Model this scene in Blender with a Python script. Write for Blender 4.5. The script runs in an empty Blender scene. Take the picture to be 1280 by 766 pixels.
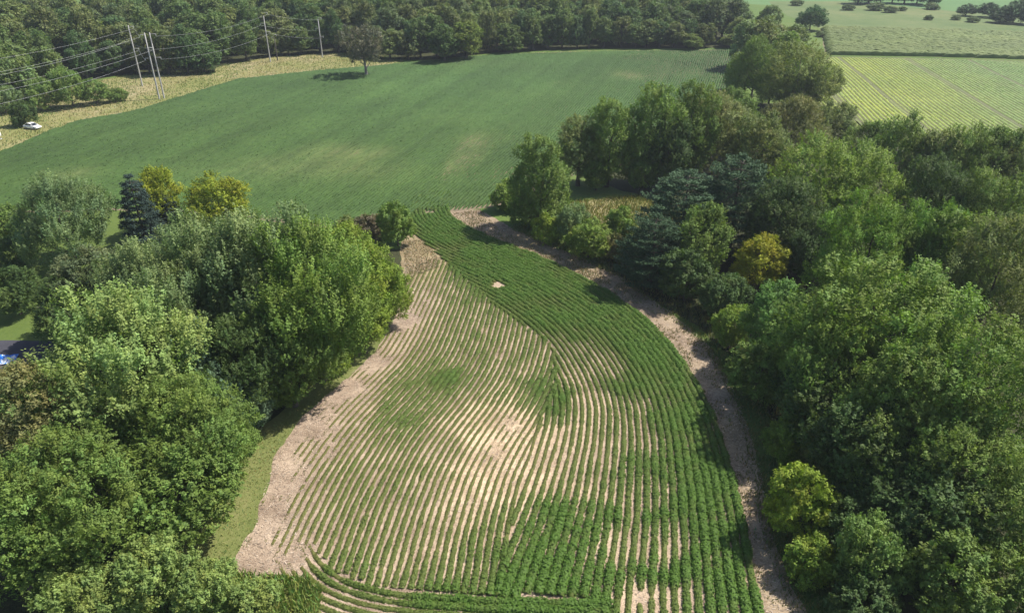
import bpy, math, random
import numpy as np
from mathutils import Vector, geometry

# ------------------------------------------------------------------ camera, sky, sun, exposure
scene = bpy.context.scene
col = scene.collection
cam_data = bpy.data.cameras.new('camera')
cam_data.sensor_width = 36.0
cam_data.lens = 25.7
cam_data.clip_start = 0.5
cam_data.clip_end = 9000
cam = bpy.data.objects.new('camera', cam_data)
col.objects.link(cam)
cam.location = (0, 0, 50)
cam.rotation_euler = (math.radians(90 - 28.7), 0, 0)
scene.camera = cam

SUN_EL, SUN_AZ = math.radians(54), math.radians(70)        # azimuth clockwise from +Y
world = bpy.data.worlds.new('World')
scene.world = world
world.use_nodes = True
nt = world.node_tree
sky = nt.nodes.new('ShaderNodeTexSky')
sky.sky_type = 'NISHITA'
sky.sun_disc = False
sky.sun_elevation = SUN_EL
sky.sun_rotation = SUN_AZ
sky.dust_density = 1.5
bgn = nt.nodes['Background']
nt.links.new(sky.outputs[0], bgn.inputs[0])
bgn.inputs[1].default_value = 0.088

sd = bpy.data.lights.new('sun', 'SUN')
sd.energy = 4.6
sd.angle = math.radians(0.5)
sd.color = (1.0, 0.94, 0.85)
sun = bpy.data.objects.new('sun', sd)
col.objects.link(sun)
sv = Vector((math.cos(SUN_EL) * math.sin(SUN_AZ), math.cos(SUN_EL) * math.cos(SUN_AZ), math.sin(SUN_EL)))
sun.rotation_euler = sv.to_track_quat('Z', 'Y').to_euler()
sun.location = sv * 300

scene.view_settings.view_transform = 'Standard'
scene.view_settings.look = 'None'
scene.view_settings.exposure = 0.74
scene.view_settings.gamma = 1.0
scene.view_settings.use_curve_mapping = False
scene.render.engine = 'CYCLES'
scene.cycles.max_bounces = 6
scene.cycles.diffuse_bounces = 3
scene.cycles.glossy_bounces = 2
scene.cycles.transmission_bounces = 4
scene.cycles.volume_bounces = 0
scene.cycles.use_denoising = True
try:
    scene.cycles.denoiser = 'OPENIMAGEDENOISE'
except Exception:
    pass

# ------------------------------------------------------------------ helpers
def tag(o, label=None, cat=None, group=None, kind=None):
    if label: o['label'] = label
    if cat: o['category'] = cat
    if group: o['group'] = group
    if kind: o['kind'] = kind
    return o

def mesh_of(name, verts, faces, mats=None, attrs=None, smooth=False):
    """verts (n,3); faces an (m,3)/(m,4) array or a list of tuples; attrs {name: (domain, type, values)}"""
    me = bpy.data.meshes.new(name)
    verts = np.asarray(verts, dtype=np.float32)
    if isinstance(faces, np.ndarray):
        m, k = faces.shape
        me.vertices.add(len(verts)); me.vertices.foreach_set('co', verts.ravel())
        me.loops.add(m * k); me.loops.foreach_set('vertex_index', faces.astype(np.int32).ravel())
        me.polygons.add(m)
        me.polygons.foreach_set('loop_start', np.arange(0, m * k, k, dtype=np.int32))
    else:
        me.from_pydata([tuple(v) for v in verts], [], [tuple(f) for f in faces])
    me.update(calc_edges=True)
    for nm, (dom, typ, val) in (attrs or {}).items():
        a = me.attributes.new(nm, typ, dom)
        a.data.foreach_set('color' if typ == 'FLOAT_COLOR' else 'value', np.asarray(val, dtype=np.float32).ravel())
    for mt in (mats or []):
        me.materials.append(mt)
    if smooth:
        me.polygons.foreach_set('use_smooth', np.ones(len(me.polygons), dtype=bool))
    return me

def obj(name, me, parent=None):
    o = bpy.data.objects.new(name, me)
    col.objects.link(o)
    if parent: o.parent = parent
    return o

def empty(name, loc, rz=0.0):
    o = bpy.data.objects.new(name, None)
    o.empty_display_size = 0.5
    col.objects.link(o)
    o.location = loc
    o.rotation_euler = (0, 0, rz)
    return o

def unit(a):
    return a / np.maximum(np.linalg.norm(a, axis=-1, keepdims=True), 1e-9)

def in_poly(px, py, poly):
    px = np.asarray(px); py = np.asarray(py)
    inside = np.zeros(px.shape, bool)
    n = len(poly)
    for i in range(n):
        x1, y1 = poly[i][:2]; x2, y2 = poly[(i + 1) % n][:2]
        if y1 == y2: continue
        c = ((y1 > py) != (y2 > py)) & (px < (x2 - x1) * (py - y1) / (y2 - y1) + x1)
        inside ^= c
    return inside

def catmull(pts, step=0.5):
    p = np.array(pts, float)
    p = np.vstack([2 * p[0] - p[1], p, 2 * p[-1] - p[-2]])
    out = []
    for i in range(1, len(p) - 2):
        n = max(2, int(np.linalg.norm(p[i + 1] - p[i]) / step))
        t = np.linspace(0, 1, n, endpoint=False)[:, None]
        a, b, c, d = p[i - 1], p[i], p[i + 1], p[i + 2]
        out.append(0.5 * (2 * b + (c - a) * t + (2 * a - 5 * b + 4 * c - d) * t * t + (3 * b - a - 3 * c + d) * t ** 3))
    out.append(p[-2][None])
    return np.vstack(out)

def smooth_line(p, n):
    for _ in range(n):
        q = p.copy(); q[1:-1] = 0.25 * p[:-2] + 0.5 * p[1:-1] + 0.25 * p[2:]; p = q
    return p

def resample(p, step):
    d = np.r_[0, np.cumsum(np.linalg.norm(np.diff(p, axis=0), axis=1))]
    t = np.arange(0, d[-1], step)
    return np.c_[np.interp(t, d, p[:, 0]), np.interp(t, d, p[:, 1])]

class Noise2:
    """smooth value noise on a lattice"""
    def __init__(s, seed, n=128):
        s.n = n; s.t = np.random.default_rng(seed).random((n, n))
    def __call__(s, x, y):
        xi = np.floor(x).astype(int); yi = np.floor(y).astype(int)
        fx = x - xi; fy = y - yi
        fx = fx * fx * (3 - 2 * fx); fy = fy * fy * (3 - 2 * fy)
        n = s.n
        a = s.t[xi % n, yi % n]; b = s.t[(xi + 1) % n, yi % n]
        c = s.t[xi % n, (yi + 1) % n]; d = s.t[(xi + 1) % n, (yi + 1) % n]
        return (a * (1 - fx) + b * fx) * (1 - fy) + (c * (1 - fx) + d * fx) * fy
N1 = Noise2(3); N2 = Noise2(8); N3 = Noise2(21)
def fbm(x, y):
    return (N1(x, y) + 0.5 * N2(2.03 * x + 7, 2.03 * y) + 0.25 * N3(4.1 * x, 4.1 * y + 3)) / 1.75

def idw(pts, x, y, power=3.0):
    x = np.asarray(x, float); y = np.asarray(y, float)
    num = np.zeros(x.shape); den = np.zeros(x.shape)
    for (px, py, v) in pts:
        w = 1.0 / (((x - px) ** 2 + (y - py) ** 2) ** (power / 2) + 0.4)
        num += w * v; den += w
    return num / den

# ------------------------------------------------------------------ materials
def new_mat(name):
    m = bpy.data.materials.new(name); m.use_nodes = True
    t = m.node_tree
    return m, t, t.nodes, t.links, t.nodes['Principled BSDF']

def leaf_mat(name, rough=0.55, trans=0.28):
    """colour = object colour x per-leaf tint, with some leaves yellower; thin leaves let light through"""
    m, t, N, L, bs = new_mat(name)
    oi = N.new('ShaderNodeObjectInfo')
    at = N.new('ShaderNodeAttribute'); at.attribute_name = 'tint'
    mul = N.new('ShaderNodeMix'); mul.data_type = 'RGBA'; mul.blend_type = 'MULTIPLY'; mul.inputs[0].default_value = 1
    L.new(oi.outputs['Color'], mul.inputs[6]); L.new(at.outputs['Color'], mul.inputs[7])
    L.new(mul.outputs[2], bs.inputs['Base Color'])
    bs.inputs['Roughness'].default_value = rough
    bs.inputs['Specular IOR Level'].default_value = 0.2
    tr = N.new('ShaderNodeBsdfTranslucent')
    g = N.new('ShaderNodeMix'); g.data_type = 'RGBA'; g.blend_type = 'MULTIPLY'; g.inputs[0].default_value = 1
    g.inputs[7].default_value = (1.15, 1.3, 0.6, 1)
    L.new(mul.outputs[2], g.inputs[6]); L.new(g.outputs[2], tr.inputs['Color'])
    mx = N.new('ShaderNodeMixShader'); mx.inputs[0].default_value = trans
    L.new(bs.outputs[0], mx.inputs[1]); L.new(tr.outputs[0], mx.inputs[2])
    L.new(mx.outputs[0], N['Material Output'].inputs['Surface'])
    return m

def noise_mat(name, cols, scales, rough=0.9, bump=0.0, bump_scale=8.0, stretch=None, attr=None, wear=None):
    """cols: list of (pos, rgb) for a ramp driven by layered noise in object space (metres)"""
    m, t, N, L, bs = new_mat(name)
    tc = N.new('ShaderNodeTexCoord')
    src = tc.outputs['Object']
    if stretch:
        mp = N.new('ShaderNodeMapping'); mp.inputs['Scale'].default_value = stretch[0]; mp.inputs['Rotation'].default_value = (0, 0, stretch[1])
        L.new(src, mp.inputs[0]); src = mp.outputs[0]
    acc = None
    for (sc, wt) in scales:
        nz = N.new('ShaderNodeTexNoise'); nz.inputs['Scale'].default_value = sc; nz.inputs['Detail'].default_value = 5; nz.inputs['Roughness'].default_value = 0.65
        L.new(src, nz.inputs['Vector'])
        ml = N.new('ShaderNodeMath'); ml.operation = 'MULTIPLY'; ml.inputs[1].default_value = wt
        L.new(nz.outputs['Fac'], ml.inputs[0])
        if acc is None: acc = ml.outputs[0]
        else:
            ad = N.new('ShaderNodeMath'); ad.operation = 'ADD'; L.new(acc, ad.inputs[0]); L.new(ml.outputs[0], ad.inputs[1]); acc = ad.outputs[0]
    rp = N.new('ShaderNodeValToRGB')
    e = rp.color_ramp.elements
    while len(e) < len(cols): e.new(0.5)
    for k, (p, c) in enumerate(cols):
        e[k].position = p; e[k].color = (*c, 1)
    L.new(acc, rp.inputs[0])
    out = rp.outputs[0]
    if attr:
        at = N.new('ShaderNodeAttribute'); at.attribute_name = attr
        mu = N.new('ShaderNodeMix'); mu.data_type = 'RGBA'; mu.blend_type = 'MULTIPLY'; mu.inputs[0].default_value = 1
        L.new(out, mu.inputs[6]); L.new(at.outputs['Color'], mu.inputs[7]); out = mu.outputs[2]
    L.new(out, bs.inputs['Base Color'])
    bs.inputs['Roughness'].default_value = rough
    bs.inputs['Specular IOR Level'].default_value = 0.2
    if bump:
        bz = N.new('ShaderNodeTexNoise'); bz.inputs['Scale'].default_value = bump_scale; bz.inputs['Detail'].default_value = 6
        L.new(src, bz.inputs['Vector'])
        bp = N.new('ShaderNodeBump'); bp.inputs['Strength'].default_value = bump; bp.inputs['Distance'].default_value = 0.15
        L.new(bz.outputs['Fac'], bp.inputs['Height']); L.new(bp.outputs[0], bs.inputs['Normal'])
    return m

def plain_mat(name, colr, rough=0.5, metal=0.0, noise=0.12):
    m, t, N, L, bs = new_mat(name)
    nz = N.new('ShaderNodeTexNoise'); nz.inputs['Scale'].default_value = 6
    tc = N.new('ShaderNodeTexCoord'); L.new(tc.outputs['Object'], nz.inputs['Vector'])
    rp = N.new('ShaderNodeValToRGB')
    rp.color_ramp.elements[0].color = (*[c * (1 - noise) for c in colr], 1); rp.color_ramp.elements[1].color = (*[min(1, c * (1 + noise)) for c in colr], 1)
    L.new(nz.outputs['Fac'], rp.inputs[0]); L.new(rp.outputs[0], bs.inputs['Base Color'])
    bs.inputs['Roughness'].default_value = rough; bs.inputs['Metallic'].default_value = metal
    return m

LEAF = leaf_mat('leaf', 0.62, 0.3)
NEEDLE = leaf_mat('needle', 0.75, 0.12)
CROP = leaf_mat('crop_leaf', 0.62, 0.22)
STRAW = leaf_mat('straw', 0.8, 0.1)
BARK = noise_mat('bark', [(0.3, (0.05, 0.04, 0.032)), (0.7, (0.16, 0.135, 0.11))], [(1.2, 0.5), (7, 0.5)], bump=0.6)
PALE_BARK = noise_mat('pale_bark', [(0.3, (0.13, 0.115, 0.10)), (0.7, (0.3, 0.28, 0.25))], [(1.2, 0.5), (7, 0.5)], bump=0.5)
GRASS = noise_mat('meadow_grass', [(0.3, (0.045, 0.085, 0.02)), (0.48, (0.085, 0.14, 0.03)), (0.62, (0.13, 0.16, 0.045)), (0.78, (0.20, 0.19, 0.075))], [(0.02, 0.35), (0.15, 0.3), (1.6, 0.35)], bump=0.7, bump_scale=3)
LAWN = noise_mat('mown_lawn', [(0.3, (0.06, 0.10, 0.02)), (0.7, (0.115, 0.155, 0.035))], [(0.1, 0.5), (2.5, 0.5)], bump=0.4)
LITTER = noise_mat('forest_litter', [(0.3, (0.02, 0.024, 0.01)), (0.5, (0.045, 0.048, 0.02)), (0.7, (0.05, 0.075, 0.02))], [(0.3, 0.4), (3, 0.6)], bump=0.8)
SOIL = noise_mat('stubble_soil', [(0.38, (0.15, 0.115, 0.085)), (0.46, (0.27, 0.215, 0.165)), (0.54, (0.39, 0.32, 0.25)), (0.64, (0.55, 0.465, 0.365))], [(0.3, 0.38), (2.2, 0.27), (9, 0.35)], bump=0.8, bump_scale=6, attr='soil')
DIRT = noise_mat('far_soil', [(0.3, (0.12, 0.10, 0.06)), (0.7, (0.24, 0.19, 0.13))], [(0.1, 0.4), (2, 0.6)])
DRY = noise_mat('dry_grass', [(0.34, (0.12, 0.15, 0.04)), (0.46, (0.20, 0.20, 0.07)), (0.55, (0.27, 0.235, 0.12)), (0.66, (0.36, 0.30, 0.19))], [(0.045, 0.45), (0.3, 0.25), (2.5, 0.3)], bump=0.7, bump_scale=4)
CANOPY = noise_mat('crop_canopy', [(0.32, (0.028, 0.070, 0.022)), (0.5, (0.048, 0.110, 0.034)), (0.68, (0.075, 0.145, 0.046))], [(0.035, 0.35), (0.4, 0.25), (3.5, 0.4)], rough=0.7, bump=0.8, bump_scale=4, attr='tint')

# ------------------------------------------------------------------ sheets of ground
def sheet(name, poly, z, mat, rough=0.6, grid=0.0, attr_fn=None, jit=0.5, seed=1, kind='structure'):
    """triangulated polygon; boundary roughened; optional interior points"""
    rng = np.random.default_rng(seed)
    p = np.array([q[:2] for q in poly], float)
    pl = resample(np.vstack([p, p[:1]]), rough)
    if jit:
        n = fbm(pl[:, 0] * 0.5 + seed, pl[:, 1] * 0.5) - 0.5
        m = fbm(pl[:, 0] * 0.5 + 40, pl[:, 1] * 0.5 + seed) - 0.5
        pl = pl + np.c_[n, m] * 2 * jit
    vs = [tuple(q) for q in pl]
    nb = len(vs)
    if grid:
        gx, gy = np.meshgrid(np.arange(pl[:, 0].min(), pl[:, 0].max(), grid), np.arange(pl[:, 1].min(), pl[:, 1].max(), grid))
        gx = gx.ravel() + rng.uniform(-.2, .2, gx.size) * grid; gy = gy.ravel() + rng.uniform(-.2, .2, gy.size) * grid
        k = in_poly(gx, gy, pl)
        vs += list(zip(gx[k], gy[k]))
    res = geometry.delaunay_2d_cdt([Vector(v) for v in vs], [], [list(range(nb))], 1, 1e-4)
    vv = np.array([(v.x, v.y, z) for v in res[0]])
    attrs = None
    if attr_fn:
        c = attr_fn(vv[:, 0], vv[:, 1])
        attrs = {'soil': ('POINT', 'FLOAT_COLOR', np.c_[c, np.ones(len(c))])}
    o = obj(name, mesh_of(name, vv, [f for f in res[2]], [mat], attrs))
    if kind: o['kind'] = kind
    return o

# the ground, one sheet out to the horizon
obj('ground', mesh_of('ground', [(-3000, -3000, 0), (3000, -3000, 0), (3000, 3000, 0), (-3000, 3000, 0)], [(0, 1, 2, 3)], [GRASS]))['kind'] = 'structure'

FIELD_LEFT = [(-15.9,41.5), (-17.5,42.9), (-23.1,43.4), (-24.3,45.3), (-23.5,48.5), (-24.1,53.2), (-24.6,59.7), (-23.3,65.8), (-20.2,72.9), (-17.4,79.2), (-16.0,89.7), (-16.5,99.7), (-18.7,111.6), (-17.7,120.2), (-17.7,126.7)]
FIELD_RIGHT = [(-6.0,129.2), (0.0,120.2), (9.8,109.0), (17.0,100.8), (21.7,90.6), (25.5,81.5), (26.2,73.7), (25.9,63.0), (24.9,55.4), (23.8,50.0), (23.4,45.3), (23.7,39.9)]
NEAR_POLY = [(-14.5, 38.5), (-15.5, 41)] + FIELD_LEFT[1:] + FIELD_RIGHT + [(24.6, 34.0), (24.0, 26.0), (-14.0, 26.0)]

SANDY = [(-1.5,61.9,1.0), (0.0,64.4,0.9), (-2.8,56.6,0.9), (-4.2,52.1,0.6), (0.8,58.4,0.7), (-9.4,54.3,0.12), (8.9,65.8,0.3), (8.2,57.8,0.2), (-8.8,87.4,0.1), (-2.2,85.3,0.1), (2.0,79.2,0.15), (-8.4,60.3,0.2), (-10.5,51.0,0.1), (-7.8,73.7,-0.15), (-14.7,53.2,0.0), (10.6,41.5,0.35), (-1.8,97.8,0.3), (-19.1,55.4,0.05), (-22.2,55.4,0.0), (-21.2,46.2,0.0), (-17.8,75.5,0.0), (-21.1,64.4,0.0), (-14.3,87.4,0.0), (-17.6,108.4,-0.5), (-15.3,105.4,-0.5), (-2.9,124.0,-0.1), (2.7,114.9,-0.45), (12.3,101.1,-0.3), (22.3,83.2,-0.12), (24.8,72.1,-0.2), (24.4,60.3,-0.35), (23.3,51.0,-0.3), (22.5,43.6,-0.2), (24.1,45.3,-0.4), (26.1,60.3,-0.5), (18.3,55.4,0.2), (12.7,55.4,0.3), (5.7,47.1,0.3), (-2.7,43.6,0.3), (-13.9,41.5,0.1)]
def soil_tint(x, y):
    s = idw(SANDY, x, y, 3.0) + 0.35 * (fbm(x * 0.3, y * 0.3) - 0.5)
    pink = np.array([0.90, 0.845, 0.80]); sand = np.array([1.6, 1.5, 1.28]); weed = np.array([0.74, 0.72, 0.50])
    s = s[:, None]
    return np.where(s > 0, pink + (sand - pink) * np.clip(s, 0, 1), pink + (weed - pink) * np.clip(-s * 1.8, 0, 1))
near_field = sheet('crop_field', NEAR_POLY, 0.012, SOIL, 0.5, 1.0, soil_tint, 0.55, 5)

FAR_POLY = [(-122.6,147.6), (-118.7,165.9), (-117.8,180.7), (-115.1,194.8), (-104.9,205.2), (-98.4,222.8), (-90.0,248.4), (-66.6,261.8), (-43.3,273.5), (-6.1,293.0), (31.4,300.1), (90.6,303.7), (72.6,240.9)] + [(46, 200), (30, 160), (14, 150), (4, 136)] + [(1.2,134.3), (-5.4,129.6), (-17.8,127.1), (-18.3,125.2), (-25.2,118.4), (-34.1,120.6), (-48.3,125.2), (-59.5,127.6), (-78.1,129.2), (-86.2,127.6), (-95.7,128.4), (-113.9,130.9)]
far_field = sheet('far_crop_field', FAR_POLY, 0.008, DIRT, 1.5, 0, None, 0.8, 9)

MARGIN_POLY = [(-122.6,147.6), (-118.7,165.9), (-117.8,180.7), (-115.1,194.8), (-104.9,205.2), (-98.4,222.8), (-90.0,248.4), (-66.6,261.8), (-43.3,273.5), (-36.1,286.2), (-65.3,296.5), (-91.8,286.2), (-106.1,267.6), (-131.5,252.3), (-142.9,225.0), (-141.7,203.4), (-150.0,186.7)]
sheet('field_margin', MARGIN_POLY, 0.004, DRY, 1.5, 0, None, 1.2, 4)
sheet('lawn', [(-60, 72), (-62, 95), (-55, 118), (-46, 129), (-95, 130), (-110, 100), (-90, 60), (-66, 62)], 0.004, LAWN, 1.5, 0, None, 0.8, 3)
sheet('forest_floor', [(-17, 112), (-17.5, 90), (-19, 80), (-23, 72), (-26, 65), (-28.5, 58), (-28.5, 50), (-29.5, 44), (-34, 38), (-60, 34), (-60, 72), (-46, 80), (-44, 95), (-34, 106)], 0.008, LITTER, 1.0, 0, None, 0.8, 6)
sheet('forest_floor', [(27, 30), (27.5, 45), (28, 55), (29, 66), (28.5, 76), (26, 84), (20, 94), (14, 102), (16, 110), (26, 118), (34, 128), (22, 140), (16, 150), (34, 156), (58, 175), (64, 215), (88, 212), (94, 178), (106, 160), (140, 140), (140, 30)], 0.008, LITTER, 1.0, 0, None, 0.8, 7)
WOOD_EDGE = [(-162.0,194.8), (-141.7,203.4), (-146.6,231.6), (-132.1,253.6), (-101.1,253.6), (-104.2,267.6), (-91.8,286.2), (-65.3,296.5), (-47.4,281.3), (-29.6,281.3), (-6.2,296.5), (32.0,305.6), (93.2,307.5)]
sheet('forest_floor', WOOD_EDGE + [(96, 430), (-260, 430), (-240, 180)], 0.010, LITTER, 2.0, 0, None, 1.0, 8)
sheet('clearing_grass', [(9, 117), (14, 110), (27, 116), (33, 127), (24, 137), (11, 133)], 0.012, DRY, 1.0, 0, None, 0.7, 11)

VERGE_MAT = noise_mat('verge_grass', [(0.3, (0.085, 0.115, 0.03)), (0.5, (0.14, 0.16, 0.05)), (0.7, (0.21, 0.20, 0.085))], [(0.2, 0.5), (2.5, 0.5)], bump=0.5)
sheet('verge', [(-30, 36), (-30, 52), (-29.5, 60), (-26.5, 66), (-23.5, 72), (-19.5, 80), (-18, 90), (-16.2, 94), (-16.2, 88), (-17.2, 79), (-20, 72.5), (-23, 65.5), (-24.4, 59.7), (-23.8, 53), (-23, 49), (-24, 46), (-23.5, 43), (-15, 41), (-14, 36)], 0.010, VERGE_MAT, 1.0, 0, None, 0.4, 23)

# ------------------------------------------------------------------ the near crop: curved rows of plants
DENS = [(-18.0,111.6,0), (-15.3,105.4,0), (-15.4,87.4,0.03), (-17.1,77.3,0.03), (-19.7,70.4,0.03), (-22.5,63.0,0.03), (-23.8,56.6,0.02), (-22.3,50.0,0.03), (-22.7,44.4,0), (-19.1,46.2,0.06), (-21.5,55.4,0.1), (-20.2,60.3,0.14), (-18.2,67.3,0.16), (-16.4,79.2,0.16), (-15.3,90.9,0.16), (-11.9,97.0,0.38), (-6.6,87.4,0.46), (0.0,83.2,0.4), (-8.2,79.2,0.46), (-12.6,73.7,0.5), (-16.9,56.6,0.4), (-16.1,49.0,0.36), (-12.4,53.2,0.42), (-9.5,55.4,0.38), (-12.2,47.1,0.42), (-6.7,60.3,0.32), (-14.3,51.0,0.38), (-9.1,72.9,0.68), (-12.5,65.8,0.66), (-10.2,68.8,0.52), (4.6,68.8,0.8), (4.0,71.7,0.7), (-7.5,77.3,0.48), (-1.9,72.1,0.42), (1.0,75.5,0.4), (-3.6,65.8,0.28), (-1.7,61.6,0.06), (-0.5,64.1,0.06), (-2.3,57.2,0.08), (-1.0,59.7,0.06), (-3.9,53.2,0.15), (0.8,59.0,0.14), (-5.2,50.0,0.24), (-7.1,47.1,0.3), (7.8,73.7,0.42), (9.2,68.8,0.36), (8.4,60.3,0.38), (8.3,55.4,0.46), (4.9,57.8,0.32), (3.2,55.4,0.34), (12.1,77.3,0.45), (12.5,65.8,0.52), (7.7,79.2,0.45), (15.3,72.1,0.72), (18.8,65.8,0.85), (15.1,55.4,0.9), (18.6,53.2,1), (18.6,47.1,1), (16.0,45.3,1), (18.8,42.7,1), (11.9,55.4,0.7), (12.5,49.0,0.75), (8.1,49.0,0.9), (4.5,51.0,0.85), (1.4,47.1,0.9), (-1.4,48.1,0.5), (-2.8,46.2,0.62), (-5.5,44.4,0.55), (4.1,43.6,1), (0.0,41.9,1), (-9.6,44.0,0.45), (-14.6,44.9,0.6), (-11.4,42.3,0.55), (-5.3,41.5,0.8), (3.9,40.3,1), (10.6,41.5,0.3), (12.6,41.7,0.4), (9.5,41.1,0.4), (10.2,46.7,0.45), (14.5,41.5,0.5), (14.3,46.2,0.42), (14.9,40.3,0.6), (8.7,42.5,0.9), (13.7,43.4,0.9), (16.1,40.9,1), (7.7,40.9,1), (12.0,44.0,0.9), (-11.5,122.1,0.95), (-5.2,108.4,1), (0.0,102.5,1), (7.0,94.5,0.92), (11.0,87.4,0.9), (15.6,81.1,0.92), (5.5,87.4,0.85), (2.4,97.0,0.95), (-7.5,102.5,0.85), (-12.3,114.9,0.9), (-12.1,109.7,0.6), (18.1,77.3,0.95), (5.8,92.5,0.62), (7.4,83.2,0.6), (-9.9,101.1,0.45)]
HOLES = [(-1.9,97.8,0.8), (-15.3,127.6,0.8), (10.6,41.4,0.6), (-307.6,474.3,0)][:3]
def crop_density(x, y):
    d = idw(DENS, x, y, 3.2)
    d = d * 1.06 + 0.36 * (fbm(x * 0.55, y * 0.35) - 0.5) * (0.3 + d)
    for (hx, hy, r) in HOLES:
        d = d - 1.5 * np.clip(1.6 - np.hypot((x - hx) / r, (y - hy) / r) * (0.45 + 1.1 * fbm(x * 1.3, y * 1.3)), 0, 1)
    return np.clip(d, 0, 1.1)

SEAM = np.array([(-19.1,120.2), (-15.3,114.9), (-12.0,109.0), (-3.0,93.0), (5.2,81.1), (5.2,72.1), (2.0,60.3), (0.0,49.0), (-0.8,43.1)])[::-1]
def seam_x(y): return np.interp(y, SEAM[:, 1], SEAM[:, 0])

def leaf_quads(c, nrm, size, rng, aspect=0.7, axis=None):
    """rhombic leaves: c (n,3) centres, nrm (n,3) normals, size (n,)"""
    n = len(c)
    t = unit(np.cross(nrm, rng.normal(size=(n, 3)) if axis is None else np.cross(axis + rng.normal(0, 0.35, (n, 3)), nrm)))
    b = np.cross(nrm, t)
    s = np.asarray(size)[:, None] * 0.5
    v = np.stack([c + t * s, c + b * s * aspect, c - t * s, c - b * s * aspect], 1).reshape(-1, 3)
    return v, np.arange(4 * n).reshape(n, 4)

def row_mesh(line, seed, dscale=1.0):
    rng = np.random.default_rng(seed)
    p = resample(line, 0.12)
    if len(p) < 6: return None
    tan = np.gradient(p, axis=0); tan /= np.maximum(np.linalg.norm(tan, axis=1, keepdims=True), 1e-6)
    nor = np.c_[tan[:, 1], -tan[:, 0]]
    d = crop_density(p[:, 0], p[:, 1]) * dscale
    arc = np.arange(len(p)) * 0.12
    nz = N1(arc * 0.55 + seed * 3.7, np.full(len(p), seed * 1.31)) - 0.5
    nz2 = N2(arc * 1.9 + seed * 5.1, np.full(len(p), seed * 0.77)) - 0.5
    d = d * (1 + 0.45 * nz + 0.35 * nz2) * rng.uniform(0.9, 1.1, len(d))
    gapn = N3(arc * 0.8 + seed * 2.3, np.full(len(p), seed * 2.9))
    d = np.where((gapn > 0.9) & (d < 0.6), d * 0.4, d)
    p = p + nor * (0.11 * (N2(arc * 0.35, np.full(len(p), seed * 0.4)) - 0.5) + 0.05 * nz2)[:, None]
    per = np.where(d < 0.05, 0.0, 2.4 + 6.6 * d)
    cnt = np.floor(per + rng.random(len(per))).astype(int)
    idx = np.repeat(np.arange(len(p)), cnt)
    n = len(idx)
    if n < 4: return None
    dd = d[idx]
    def wh(q):
        q = np.clip(q, 0, 1.05)
        return 0.11 + 0.275 * q ** 0.8 + 0.05 * np.clip(q - 0.75, 0, 1) * 4, 0.05 + 0.42 * q ** 1.3
    w, h = wh(dd)
    th = rng.uniform(-1.45, 1.45, n)
    rr = rng.uniform(0.9, 1.1, n)
    off = w * np.sin(th) * rr + rng.normal(0, 0.02, n)
    zz = 0.03 + h * np.cos(th) * rr
    c = np.c_[p[idx] + nor[idx] * off[:, None] + tan[idx] * rng.uniform(-.1, .1, n)[:, None], zz]
    nrm = np.c_[nor[idx] * np.sin(th)[:, None], np.cos(th)]
    nrm = unit(nrm * 0.8 + np.array([0, 0, 0.35]) + rng.normal(0, 0.38, (n, 3)))
    v, f = leaf_quads(c, nrm, rng.uniform(0.16, 0.24, n) * (0.5 + 0.5 * np.clip(dd, 0, 1)), rng, 0.75)
    def tint_of(q, k):
        yel = np.clip(1.0 - q, 0, 1); base = rng.uniform(1 - k, 1 + k, len(q))
        return np.c_[base * (1 + 0.85 * yel), base * (1 - 0.06 * yel), base * (1 + 0.9 * yel), np.ones(len(q))]
    tint = tint_of(dd, 0.2)
    # closed body of the row under the outer leaves
    sel = np.arange(0, len(p), 2)
    ds = np.convolve(d, np.ones(5) / 5, 'same')[sel]
    w2, h2 = wh(ds); w2 = w2 * rng.uniform(0.8, 1.08, len(sel)); h2 = h2 * rng.uniform(0.6, 1.0, len(sel))
    prof = [(-1, 0.0), (-0.72, 0.72), (0.0, 0.95), (0.72, 0.72), (1, 0.0)]
    side = nor[sel]; P0 = p[sel]
    body = np.stack([np.c_[P0 + side * (w2 * a_ + rng.normal(0, .012, len(sel)))[:, None], 0.02 + h2 * b_] for a_, b_ in prof], 1).reshape(-1, 3)
    i0 = (np.arange(len(sel) - 1)[:, None] * 5 + np.arange(4)[None])
    bf = np.stack([i0, i0 + 5, i0 + 6, i0 + 1], -1)
    ok = (ds[:-1] > 0.07) & (ds[1:] > 0.07)
    bt = np.repeat(tint_of(ds[:-1], 0.15)[ok], 4, 0)
    bf = bf[ok].reshape(-1, 4)
    nv = len(v)
    v = np.vstack([v, body]); f = np.vstack([f, bf + nv]); tint = np.vstack([tint, bt])
    return mesh_of('crop_row', v, f, [CROP], {'tint': ('FACE', 'FLOAT_COLOR', tint)})

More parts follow.
